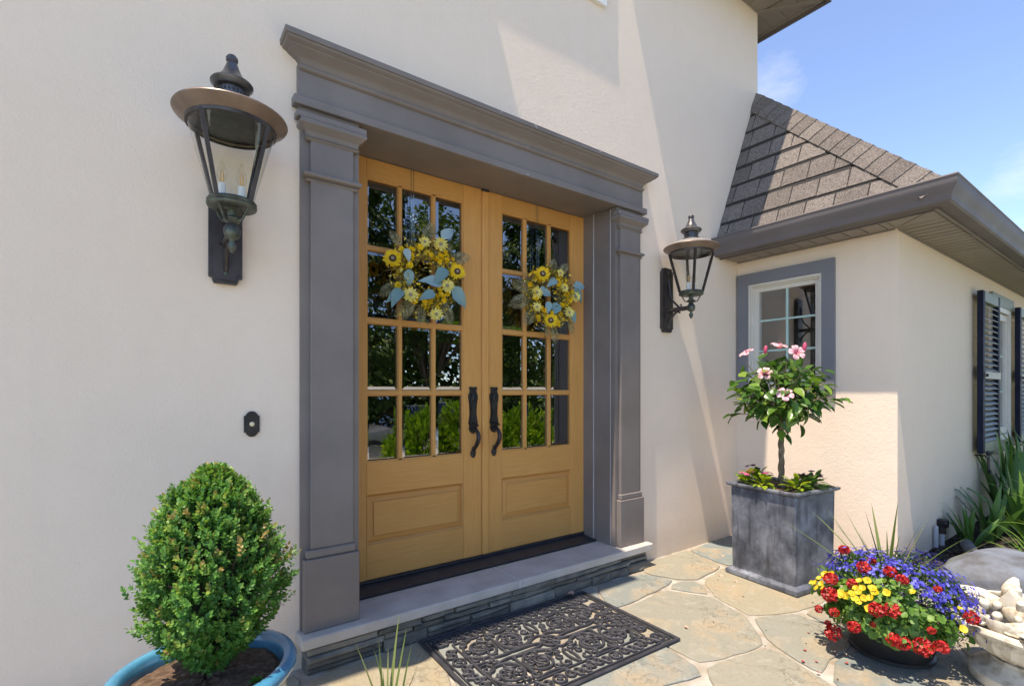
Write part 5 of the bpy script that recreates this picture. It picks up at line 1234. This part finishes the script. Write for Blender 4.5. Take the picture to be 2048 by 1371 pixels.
p, u = shell(2600, lb2, .70, 1.0); cloud('foliage', leaf_tpl(.22, .1, .2), p-off, u+.8*unit(len(u)), unit(len(u)), .014+.012*nr.random(len(u)), LOBL, lob, None, 'stuff')
# geranium
ger = thing('geranium', 'red geranium with round double flower heads at the front of the black bowl', 'plant', tuple(FB+Vector((0, 0, .18))))
GER = [(2.907, -1.4, 0.437, 0.027), (2.84, -1.53, 0.454, 0.024), (2.768, -1.523, 0.431, 0.031), (2.691, -1.427, 0.355, 0.031), (2.682, -1.492, 0.375, 0.029), (2.658, -1.424, 0.3, 0.045), (2.72, -1.364, 0.196, 0.027), (2.647, -1.447, 0.229, 0.028), (2.709, -1.427, 0.113, 0.036), (2.631, -1.544, 0.205, 0.034), (2.626, -1.624, 0.304, 0.033), (2.645, -1.674, 0.317, 0.035), (2.775, -1.627, 0.433, 0.026), (2.755, -1.677, 0.414, 0.028), (2.808, -1.78, 0.392, 0.015), (2.655, -1.677, 0.198, 0.033), (2.68, -1.702, 0.18, 0.028), (2.728, -1.762, 0.174, 0.041), (2.762, -1.806, 0.187, 0.028), (2.719, -1.802, 0.253, 0.02), (2.853, -1.875, 0.303, 0.03), (2.621, -1.61, 0.238, 0.018), (2.728, -1.392, 0.138, 0.021)]
def ger_head():
    n = 190; u = unit(n); u = u[np.argsort(u[:, 2])][22:]; n = len(u); d = np.cross(u, unit(n)); d = d/np.linalg.norm(d, axis=1, keepdims=True)+u*.45
    V, F, k = scatter(leaf_tpl(.52, .3, -.2, ((.4, .8), (.75, 1))), u*.78*np.array([1, 1, .85])*(.86+.2*nr.random((n, 1))), frames(d, u), .30+.16*nr.random(n))
    return npmesh('flower_head', V, F, REDF, np.repeat(nr.random(n), k))
GH = [ger_head() for _ in range(3)]; gst = MB()
for i, (x, y, z, r_) in enumerate(GER):
    q = Vector((x, y, z))-FB-Vector((0, 0, .18)); o = ob('flower_head', GH[i % 3], ger); dv = Vector((q.x*.6, q.y*.6, .8)); q = q*rng.uniform(.97, 1.14); q = Vector((q.x*.95, q.y*.95, q.z)); face_dir(o, q.x, q.y, q.z, rng.uniform(0, 6), dv+Vector((rng.uniform(-.3, .3), rng.uniform(-.3, .3), 0)), r_*rng.uniform(.72, 1.12))
    gst.tube([(q.x*.3, q.y*.3, min(q.z*.3, .02)), (q.x*.75, q.y*.75, q.z*.7-.01), (q.x, q.y, q.z-.004)], .0022, 5)
gst.build('flower_stem', STEMG, ger)
gl_ = lambda r_, f_, z, q: f_ < .25 and not lb2(r_, f_, z+.12, q) and z > -.8
p, u = shell(900, gl_, .66, .97, .08); GLF = leaf_tpl(.56, .3, .2, ((.08, .6), (.3, .95), (.6, 1), (.85, .65)))
up_ = u+np.array([0, 0, .7])+.35*unit(len(u)); d = np.cross(up_, unit(len(u)))+u*.4
cloud('foliage', GLF, p-off, d, up_, (.018+.020*nr.random(len(u))), GERL, ger, None, 'stuff')
# yellow calibrachoa
cal = thing('yellow_calibrachoa', 'cluster of small yellow trumpet flowers at the left of the black bowl', 'plant', tuple(FB+Vector((0, 0, .18))))
YF = flower_mesh('flower', [(5, .002, .0165, .0095, .5)], YELF)
YEL = [(2.744, -1.322, 0.299), (2.737, -1.35, 0.336), (2.707, -1.371, 0.326), (2.71, -1.351, 0.295), (2.743, -1.371, 0.363), (2.733, -1.404, 0.378), (2.649, -1.477, 0.33), (2.639, -1.485, 0.318), (2.644, -1.523, 0.341), (2.663, -1.533, 0.365), (2.653, -1.545, 0.356), (2.667, -1.557, 0.372), (2.633, -1.539, 0.327), (2.695, -1.535, 0.393), (2.705, -1.562, 0.401), (2.678, -1.592, 0.38), (2.645, -1.594, 0.346), (2.639, -1.571, 0.339), (2.622, -1.593, 0.303), (2.665, -1.604, 0.368), (2.639, -1.503, 0.326), (2.714, -1.392, 0.355), (2.685, -1.39, 0.314), (2.683, -1.643, 0.377), (2.74, -1.719, 0.391), (2.629, -1.554, 0.321), (2.84, -1.855, 0.336), (2.816, -1.868, 0.264), (2.77, -1.301, 0.292), (2.736, -1.333, 0.31)]
for i, (x, y, z) in enumerate(YEL):
    o = ob('flower', YF, cal); q = Vector((x, y, z))-FB-Vector((0, 0, .18)); face_dir(o, q.x*1.02, q.y*1.02, q.z+.004, rng.uniform(0, 6), (q.x*2.6+rng.uniform(-.4, .4), q.y*2+rng.uniform(-.4, .4), .7), rng.uniform(.85, 1.1))
p, u = shell(420, lambda r_, f_, z, q: r_ < -.25 and -.9 < f_ < .45 and z > 0, .8, 1.0); cloud('foliage', leaf_tpl(.28, .1, .2), p-off, u+.8*unit(len(u)), unit(len(u)), .016+.012*nr.random(len(u)), GERL, cal, None, 'stuff')
# spike in the middle
spk = thing('spike_plant', 'spiky dracaena with arching narrow leaves in the middle of the flower bowl', 'plant', tuple(FB+Vector((0, 0, .18))))
SPB = [strapmesh(L_, .0115, b, .3, 12, .30, mat=SPIKEL) for L_, b in ((.50, .05), (.60, .30), (.40, .1))]
for k, (tx, ty, tz, m_) in enumerate(((2.83, -1.10, .575, 1), (2.93, -1.325, .625, 1), (2.95, -1.454, .570, 2), (2.95, -1.503, .548, 2), (2.95, -1.563, .605, 0), (2.95, -1.61, .60, 0), (2.97, -1.655, .68, 1), (3.0, -1.93, .64, 1), (2.62, -1.75, .38, 1), (3.1, -1.45, .70, 0), (2.95, -1.40, .66, 2), (2.90, -1.30, .70, 0), (3.02, -1.58, .74, 0), (3.05, -1.70, .70, 0), (2.88, -1.50, .70, 0), (3.0, -1.2, .62, 1), (3.12, -1.82, .60, 1))):
    b_ = FB+Vector((rng.uniform(-.02, .02), rng.uniform(-.02, .02), .24)); d = Vector((tx, ty, tz))-b_; L_ = d.length; me = SPB[m_]; k_ = L_/(.5, .57, .39)[m_]
    ob('leaf', me, spk, mtx=mtx(b_-FB-Vector((0, 0, .18)), d+Vector((0, 0, (.0, .10, .0)[m_])), (-d.x, -d.y, .5), k_))

# ---------------------------------------------------------------- cast stone urn
urn = thing('stone_urn', 'low cast stone urn filled with carved fruit and flowers', 'urn', (3.11, -2.04, 0))
smooth_angle(MB().lathe([(0, 0), (.20, 0), (.205, .01), (.205, .045), (.195, .055), (.165, .065), (.145, .085), (.135, .10), (.14, .115), (.12, .12), (0, .12)], 40).build('foot', CASTSTONE, urn), 40)
bw_ = MB(); n = 72; prof = [(.115, .118), (.15, .13), (.20, .165), (.235, .21), (.252, .245)]
for j, (r_, z) in enumerate(prof):
    for i in range(n):
        a = 2*math.pi*i/n; q = r_*(1+(.028 if (i % 3) == 0 else (-.012 if i % 3 == 1 else .0))*(1 if 0 < j < 4 else .3)); bw_.v.append((q*math.cos(a+j*.05), q*math.sin(a+j*.05), z))
bw_.f = [(j*n+i, j*n+(i+1) % n, (j+1)*n+(i+1) % n, (j+1)*n+i) for j in range(4) for i in range(n)]
bwl = bw_.build('bowl', CASTSTONE, urn)
rm = MB().lathe([(.248, .243), (.268, .246), (.276, .258), (.272, .272), (.255, .276), (.225, .262), (.18, .235), (0, .225)], 56); rm.v = [(x*(1+.012*math.sin(9*math.atan2(y, x))), y*(1+.012*math.sin(9*math.atan2(y, x))), z+.004*math.sin(7*math.atan2(y, x))) for x, y, z in rm.v]
smooth_angle(rm.build('rim', CASTSTONE, urn), 45)
def carved_cup(x, y, z, r_, tilt, spin):
    mb = MB(); prof = [(0, -.5), (.5, -.42), (.85, -.1), (1, .2), (1.02, .32), (.9, .36), (.72, .22), (.5, .0), (.25, -.06), (0, -.04)]
    mb.lathe([(a*r_, b*r_) for a, b in prof], 18); mb.v = [(a*(1+.09*math.cos(5*math.atan2(b, a))), b*(1+.09*math.cos(5*math.atan2(b, a))), c) for a, b, c in mb.v]
    mb.sphere((0, 0, .05*r_), .28*r_, 10, 6)
    for q in range(5): mb.sphere((.42*r_*math.cos(q*1.257), .42*r_*math.sin(q*1.257), .02*r_), .16*r_, 8, 5)
    o = smooth_angle(mb.build('carved_flower', CASTSTONE, urn), 60); o.matrix_local = Matrix.Translation((x, y, z)) @ Matrix.Rotation(spin, 4, 'Z') @ Matrix.Rotation(tilt, 4, 'Y')
for (x, y, z, r_, tl, sp) in ((-.13, .165, .285, .062, -.5, 2.4), (-.185, .055, .275, .060, -.5, 2.9), (-.02, .165, .335, .070, -.2, 1.4), (.10, .12, .33, .06, .3, .8), (.12, -.08, .31, .07, .4, -.5), (-.02, -.16, .29, .06, -.4, -1.6), (.19, .03, .28, .055, .5, 0)): carved_cup(x, y, z, r_, tl, sp)
def carved(mb, name): smooth_angle(mb.build(name, CASTSTONE, urn), 60)
for (x, y, z, n_) in ((-.105, .115, .335, 9), (.06, .18, .31, 9), (.02, .02, .36, 9)):
    mb = MB()
    for q in range(n_): mb.sphere((x+rng.uniform(-.035, .035), y+rng.uniform(-.035, .035), z+rng.uniform(-.03, .02)), rng.uniform(.016, .021), 10, 6)
    carved(mb, 'carved_grapes')
for q in range(11):
    a_ = q*.571+.2; carved_cup(.205*math.cos(a_), .205*math.sin(a_), .288+rng.uniform(-.006, .01), rng.uniform(.030, .042), -.55, a_+math.pi)
for q in range(6):
    a_ = q*1.05; mb = MB()
    for k_ in range(7): mb.sphere((.145*math.cos(a_)+rng.uniform(-.025, .025), .145*math.sin(a_)+rng.uniform(-.025, .025), .325+rng.uniform(-.02, .015)), rng.uniform(.011, .016), 8, 6)
    carved(mb, 'carved_berries')
def banana(x, y, z, spin, s_=1.0, tilt=.6):
    mb = MB(); pts = []; n = 11
    for i in range(n):
        t = i/(n-1)-.5; pts.append((.10*s_*math.sin(t*2.6), 0, .055*s_*(1-math.cos(t*2.6))*1.5))
    mb.tube(pts, [s_*.034*math.cos((i/(n-1)-.5)*math.pi*.94)**.55+.003 for i in range(n)], 10)
    mb.v = [tuple(Matrix.Rotation(spin, 3, 'Z') @ Matrix.Rotation(tilt, 3, 'X') @ Vector(p)+Vector((x, y, z))) for p in mb.v]; carved(mb, 'carved_fruit')
banana(-.115, .02, .325, .9, 1.05, .9); banana(-.05, -.06, .335, 2.2, 1.15, -.5); banana(.03, .07, .375, .2, .9, .4); banana(-.15, -.075, .30, 1.7, 1.0, .6)
mb = MB(); mb.lathe([(0, -.05), (.035, -.04), (.05, -.005), (.045, .03), (.028, .055), (.016, .08), (.006, .098), (0, .1)], 16); mb.v = [tuple(Matrix.Rotation(-.5, 3, 'Y') @ Vector(p)+Vector((-.06, .045, .345))) for p in mb.v]; carved(mb, 'carved_pear')
for (x, y, z, d, s_) in ((-.20, -.02, .27, (-.8, -.3, .35), .12), (-.14, -.13, .275, (-.6, -.8, .3), .14), (.0, .22, .29, (0, 1, .2), .11), (-.08, -.02, .30, (-.5, -.6, -.2), .12)):
    V, F = leaf_tpl(.34, .3, .25, ((.2, .8), (.5, 1), (.8, .55))); m4 = mtx((x, y, z), d, (0, 0, 1), s_)
    top = [tuple(m4 @ Vector(q)) for q in V]; bot = [tuple(m4 @ (Vector(q)+Vector((0, 0, -.12)))) for q in V]; k = len(top)
    MB().add(top+bot, [tuple(map(int, f)) for f in F]+[tuple(int(i)+k for i in f[::-1]) for f in F]).build('carved_leaf', CASTSTONE, urn, True)

# ---------------------------------------------------------------- boulder
bo = MB().sphere((0, 0, 0), 1, 40, 24)
def bn(x, y, z): return 1+.05*math.sin(2.1*x+1.3*y)+.04*math.sin(3.7*y-2.2*z+.6)+.025*math.sin(7*x+3*z)+.015*math.sin(13*y+9*z+5*x)
bo.v = [((.34*math.copysign(abs(x)**.8, x))*bn(x, y, z), (.25*y)*bn(y, z, x), max(-.10, (.16*math.copysign(abs(z)**.85, z)+.03*(x > 0)*x)*bn(z, x, y))) for x, y, z in bo.v]
bld = bo.build('boulder', BOULDER, None, True, loc=(4.37, -1.74, .088)); bld.rotation_euler = (0, 0, R(-18)); tag(bld, 'smooth rounded grey boulder at the edge of the mulch bed', 'boulder')

# ---------------------------------------------------------------- planting bed
cv = MB()
CT = np.array([(0, 0, 0), (1, 0, 0), (1, .4, 0), (0, .4, 0), (0, 0, .12), (1, 0, .16), (1, .4, .10), (0, .4, .14)], float)-np.array([.5, .2, 0])
CF = np.array([(0, 3, 2), (0, 2, 1), (4, 5, 6), (4, 6, 7), (0, 1, 5), (0, 5, 4), (1, 2, 6), (1, 6, 5), (2, 3, 7), (2, 7, 6), (3, 0, 4), (3, 4, 7)])
n = 2600; px = 4.35+nr.random(n)**1.3*4.5; py = -1.22-nr.random(n)*np.minimum(.95, .06+(px-4.3)*.75)
d = unit(n); d[:, 2] *= .25; Vv, Ff, kk = scatter((CT, CF), np.stack([px, py, .012+nr.random(n)*.018], 1), frames(d, np.tile([0, 0, 1.], (n, 1))+.4*unit(n)), .018+.025*nr.random(n))
chips = stuff(ob('bark_mulch', npmesh('bark_mulch', Vv, Ff, CHIP))); chips['label'] = 'dark shredded bark mulch covering the planting bed'; chips['category'] = 'mulch'
IR = [strapmesh(.55, w_, b, .18, 10, .45, mat=IRISL) for w_, b in ((.030, .08), (.036, .35), (.028, .7), (.032, .18))]
LY = [strapmesh(.60, .012, b, .25, 12, .35, mat=LILYL) for b in (.4, .9, 1.3)]
def clump(name, label, x, y, n, mes, L0, L1, spread, group):
    t = thing(name, label, 'plant', (x, y, .012), 0, group)
    for i in range(n):
        a = rng.uniform(0, 6.283); q = rng.uniform(.1, 1)*spread; d = Vector((math.cos(a)*q, math.sin(a)*q, 1)); 
        p = (rng.uniform(-.07, .07), rng.uniform(-.04, .04), 0)
        if y+p[1]+d.y*.45*L1 > -1.24: d.y = -abs(d.y)*.4
        f = Vector((d.x, d.y, 0)); ob('leaf', mes[i % len(mes)], t, mtx=mtx(p, d, (-d.x+rng.uniform(-.5, .5), -d.y-.6, .5), rng.uniform(L0, L1)/.55))
G1 = 'irises in the planting bed'; G2 = 'daylilies in the planting bed'
clump('iris', 'short broad-leaved iris nearest the wing corner, beside the grey conduit', 5.42, -1.36, 16, IR, .28, .42, .75, G1)
clump('iris', 'iris with one tall upright leaf behind the grey drain pipe', 5.78, -1.42, 16, IR, .35, .62, .6, G1)
clump('iris', 'tall dark iris against the wall below the shutter', 6.65, -1.36, 18, IR, .55, .95, .35, G1)
clump('iris', 'tall iris under the shuttered window', 7.30, -1.38, 18, IR, .55, .95, .4, G1)
clump('iris', 'iris leaning over the rear of the boulder', 5.75, -1.66, 14, IR, .25, .45, .8, G1)
clump('daylily', 'bright yellow-green daylily behind the boulder', 5.70, -1.92, 34, LY, .35, .6, .9, G2)
clump('daylily', 'yellow-green daylily farther right behind the boulder', 6.4, -1.75, 34, LY, .4, .7, .9, G2)
clump('daylily', 'tall arching daylily at the window sill', 7.2, -1.62, 34, LY, .6, 1.15, .7, G2)
clump('daylily', 'low daylily filling the gap between the boulder and the irises', 5.05, -1.78, 26, LY, .22, .4, .9, G2)
clump('iris', 'broad iris leaning out in front of the tall ones', 6.2, -1.52, 18, IR, .4, .7, .6, G1)
clump('daylily', 'daylily at the far right edge of the bed', 6.9, -2.0, 34, LY, .45, .8, .9, G2)
cdt = thing('conduit_stub', 'grey conduit pipe with a black cap against the wing wall', 'pipe', (5.12, -1.232, .0))
MB().tube([(0, .005, .0), (0, .005, .20)], .016, 12).build('pipe', CONDUIT, cdt); MB().tube([(.14, .0, .0), (.14, .0, .17)], .018, 12).build('pipe', CONDUIT, cdt)
c_ = MB(); c_.tube([(.14, 0, .12), (.14, 0, .20)], .028, 12); c_.tube([(.14, -.04, .205), (.14, .02, .205)], .034, 12); c_.box(.105, .175, -.03, .02, .20, .235); c_.build('cap', IRON, cdt)
dp = thing('drain_pipe', 'short dark grey corrugated drain pipe lying on the mulch', 'pipe', (5.0, -1.50, .0))
d_ = MB(); a_ = Vector((.18, .10, .085)); b_ = Vector((-.12, -.03, .05)); pts = [a_.lerp(b_, i/16) for i in range(17)]
d_.tube(pts, [.042+(.005 if i % 2 else 0)*(1 if i > 9 else 0) for i in range(17)], 16); smooth_angle(d_.build('pipe', PIPE, dp), 30)
# fallen petals on the paving
pm = tplmesh('petal', leaf_tpl(.5, .3, .3), PETALR); pm2 = tplmesh('dry_leaf', leaf_tpl(.4, .5, .6), DRYL)
PLAB = ['fallen red petal lying near the front of the flower bowl']*7+['dry leaf on the paving close to the wall corner behind the planter', 'dry leaf against the left base edge of the zinc planter', 'dry leaf just in front of the zinc planter base', 'dry scrap of leaf on the large flagstone right of the doormat', 'dry leaf on the flagstone in front of the zinc planter']
for i, (x, y) in enumerate(((2.62, -1.33), (2.55, -1.40), (2.70, -1.42), (2.50, -1.36), (2.46, -1.45), (2.66, -1.50), (2.82, -1.25), (3.62, -.28), (3.30, -.40), (3.22, -.50), (2.35, -.82), (3.2, -.62))):
    t = thing('fallen_petal', PLAB[i], 'petal', (x, y, .003), rng.uniform(0, 6), 'fallen petals and leaves on the paving')
    ob('blade', pm if i < 7 else pm2, t, mtx=mtx((0, 0, .003), (0, 1, 0), (0, .1, 1), rng.uniform(.012, .02) if i < 7 else rng.uniform(.02, .035)))

n = 420; gxx = -1+nr.random(n)*5.6; gyy = -.13-nr.random(n)*2.9; ok = ~((gxx > .5) & (gxx < 3.0) & (gyy > -.14)); gxx, gyy = gxx[ok], gyy[ok]; n = len(gxx)
d = unit(n); d[:, 2] *= .1; Vv, Ff, kk = scatter((CT, CF), np.stack([gxx, gyy, np.full(n, .002)], 1), frames(d, np.tile([0, 0, 1.], (n, 1))), .003+.009*nr.random(n)**2.5)
gr = stuff(ob('paving_grit', npmesh('paving_grit', Vv, Ff, CHIP))); gr['label'] = 'small dark crumbs and grit scattered on the flagstones'; gr['category'] = 'grit'
# ---------------------------------------------------------------- garden across the drive (seen in the door glass)
def tree(x, y, h, r_, label, kind, n, seed, trunk_h=.25):
    z0 = gz(x, y); t = thing('conifer' if kind == 'c' else 'leafy_tree', label, 'tree', (x, y, z0), 0, 'trees across the drive')
    tb = MB(); tb.tube([(0, 0, -.1), (.02*h*.2, 0, h*.3), (0, .01*h, h*.6), (0, 0, h*.93)], [.028*h, .022*h, .013*h, .003*h], 9)
    pos = []; dd = []
    if kind == 'c':
        for i in range(n):
            tt = rng.random()**.75; zz = h*(.06+.94*tt); rad = r_*(1-tt)**.8*(.85+.3*math.sin(tt*47)); a = rng.uniform(0, 6.283); q = rad*(rng.random()**.35)*(1+.15*math.sin(5*a+tt*20))
            pos.append((q*math.cos(a), q*math.sin(a), zz-.12*q)); dd.append((math.cos(a), math.sin(a), rng.uniform(-.7, .1)))
        for k in range(26):
            tt = k/26; a = k*2.4; rad = r_*(1-tt)**.8*.8; zz = h*(.08+.9*tt); tb.tube([(0, 0, zz), (rad*math.cos(a), rad*math.sin(a), zz-.1*rad)], [.02+.01*h*.1, .008], 4)
    else:
        cl = []
        for k in range(30):
            u = unit(1)[0]; q = rng.random()**.4; cl.append((u[0]*r_*q, u[1]*r_*q, h*(trunk_h+.06)+(h*(1-trunk_h)*.5)*(1+u[2]*q*.92), r_*rng.uniform(.22, .4)))
            c = cl[-1]; tb.tube([(0, 0, h*trunk_h*rng.uniform(.7, 1.3)), (c[0]*.5, c[1]*.5, h*trunk_h*.5+c[2]*.5), c[:3]], [.012*h*.6, .006*h, .002*h], 5)
        for i in range(n):
            c = cl[rng.randrange(30)]; u = unit(1)[0]; q = c[3]*rng.random()**.4; pos.append((c[0]+u[0]*q, c[1]+u[1]*q, c[2]+u[2]*q*.75)); dd.append(tuple(u+np.array([0, 0, -.4])))
    tb.build('trunk', BARK, t)
    pos = np.array(pos); dd = np.array(dd); u = np.tile([0, 0, 1.], (len(pos), 1))+.6*unit(len(pos))
    cloud('crown', leaf_tpl(.42, .15, .2) if kind == 'd' else leaf_tpl(.22, .1, .3), pos, dd, u, (.10+.09*nr.random(len(pos)))*(1.3 if kind == 'c' else 1.0), CONL if kind == 'c' else TREEL, t, None, 'stuff')
tree(2.6, -13.5, 9.5, 2.4, 'dark conifer mirrored in the far left panes of the left door', 'c', 9500, 1)
tree(5.4, -12.6, 10, 2.5, 'tall conifer mirrored in the middle panes of the left door', 'c', 10500, 2)
tree(8.6, -14.0, 9.5, 2.8, 'dense leafy tree mirrored in the right panes of the left door', 'd', 9500, 3)
tree(11.8, -12.5, 10, 2.7, 'conifer mirrored in the left panes of the right door', 'c', 9500, 4)
tree(15.4, -13, 9.5, 3.0, 'leafy tree mirrored in the middle panes of the right door', 'd', 9000, 5)
tree(19.6, -12.0, 10, 2.9, 'conifer mirrored in the right panes of the right door', 'c', 9000, 6)
tree(12.5, 6.5, 5.9, 2.2, 'tree standing behind the wing, its top just clearing the gutter', 'd', 3600, 8)
def shrub(x, y, h, r_, label, n, mat):
    z0 = gz(x, y); t = thing('garden_shrub', label, 'shrub', (x, y, z0), 0, 'bright shrubs beside the drive')
    sb_ = MB()
    for k in range(14): a = k*2.4; sb_.tube([(0, 0, -.05), (r_*.4*math.cos(a), r_*.4*math.sin(a), h*.5), (r_*.8*math.cos(a), r_*.8*math.sin(a), h*.8)], [.02, .012, .004], 5)
    sb_.build('stem', BARK, t)
    u = unit(n); u[:, 2] = np.abs(u[:, 2]); q = .75+.28*nr.random((n, 1)); q *= 1+.1*np.sin(9*u[:, :1]+7*u[:, 2:3])
    cloud('foliage', leaf_tpl(.20, .1, .1), u*q*np.array([r_, r_, h*.95]), u+.7*unit(n)+np.array([0, 0, .6]), unit(n), .09+.07*nr.random(n), mat, t, None, 'stuff')
shrub(4.15, -5.6, 1.16, .62, 'bright green shrub beside the drive, mirrored in the lower left panes', 2600, HEDL)
shrub(5.25, -5.5, 1.28, .78, 'largest bright green shrub beside the drive, mirrored in the lower middle panes', 3200, HEDL)
shrub(6.5, -5.6, 1.20, .75, 'bright green shrub farthest along the drive', 2600, HEDL)
# far wood behind the drive
n = 14000; px = 1+nr.random(n)*29; py = -19.5-nr.random(n)*4-2*np.sin(px*.7); hz = 5.2+1.2*np.sin(px*.55)+.9*np.sin(px*1.7+1); pz = -.4+hz*nr.random(n)
d = unit(n); d[:, 2] -= .4
wd = cloud('woodland', leaf_tpl(.42, .15, .2), np.stack([px, py, pz], 1), d, np.tile([0, 0, 1.], (n, 1))+.7*unit(n), .30+.25*nr.random(n), TREEL, None, None, 'stuff'); wd['label'] = 'far belt of trees beyond the drive mirrored in the door glass'; wd['category'] = 'trees'
# parked car
car = thing('parked_car', 'silver car parked on the drive, mirrored in the bottom left pane', 'car', (5.4, -8.6, -.470))
PAINT = M('car_paint', (.42, .44, .47), (.45, .47, .50), .25, metal=.6, coat=.8); TYRE = M('tyre', (.02, .02, .02), (.03, .03, .03), .8); CGL = glassmat('car_glass', 2.0, (.1, .12, .12)); LAMPM = M('headlamp', (.7, .7, .68), (.8, .8, .78), .1)
def loft(sections):
    mb = MB(); n = len(sections[0]); mb.v = [p for s_ in sections for p in s_]
    mb.f = [(j*n+i, j*n+(i+1) % n, (j+1)*n+(i+1) % n, (j+1)*n+i) for j in range(len(sections)-1) for i in range(n)]+[tuple(range(n))[::-1], tuple(range((len(sections)-1)*n, len(sections)*n))]; return mb
def cs(x, w_, z0, z1): return [(x, -w_*.92, z0), (x, -w_, z0+.15), (x, -w_, (z0+z1)*.55), (x, -w_*.93, z1-.04), (x, -w_*.75, z1), (x, w_*.75, z1), (x, w_*.93, z1-.04), (x, w_, (z0+z1)*.55), (x, w_, z0+.15), (x, w_*.92, z0)]
smooth_angle(loft([cs(-2.2, .70, .35, .62), cs(-2.1, .82, .24, .74), cs(-1.2, .88, .22, .88), cs(-.9, .89, .22, .93), cs(1.5, .89, .22, .96), cs(2.1, .84, .26, .92), cs(2.22, .72, .40, .80)]).build('body', PAINT, car), 40)
def gh(x, w_, z): return [(x, -w_, z), (x, w_, z)]
cb = MB(); V = [(-.95, -.80, .92), (-.95, .80, .92), (-.25, -.62, 1.38), (-.25, .62, 1.38), (.85, -.60, 1.40), (.85, .60, 1.40), (1.55, -.78, .95), (1.55, .78, .95)]
cb.add(V, [(2, 3, 5, 4)]); cb.build('roof', PAINT, car)
MB().add(V, [(0, 1, 3, 2)]).build('windshield', CGL, car); MB().add(V, [(4, 5, 7, 6)]).build('rear_window', CGL, car); MB().add(V, [(0, 2, 4, 6)]).build('side_window', CGL, car); MB().add(V, [(1, 7, 5, 3)]).build('side_window', CGL, car)
for x in (-1.35, 1.35):
    for y in (-.80, .80):
        wv = MB().lathe([(.0, -.10), (.24, -.10), (.32, -.09), (.33, -.04), (.33, .04), (.32, .09), (.24, .10), (0, .10)], 24); wv.v = [(a, c, b) for a, b, c in wv.v]; o = smooth_angle(wv.build('wheel', TYRE, car, loc=(x, y, .33)), 40)
        rv = MB().lathe([(.0, -.106), (.22, -.106), (.22, .106), (0, .106)], 20); rv.v = [(a, c, b) for a, b, c in rv.v]; smooth_angle(rv.build('rim', PAINT, o), 40)
for y in (-.6, .6): MB().sphere((-2.12, y, .62), .10, 12, 8, (.5, 1.4, .7)).build('headlight', LAMPM, car, True)
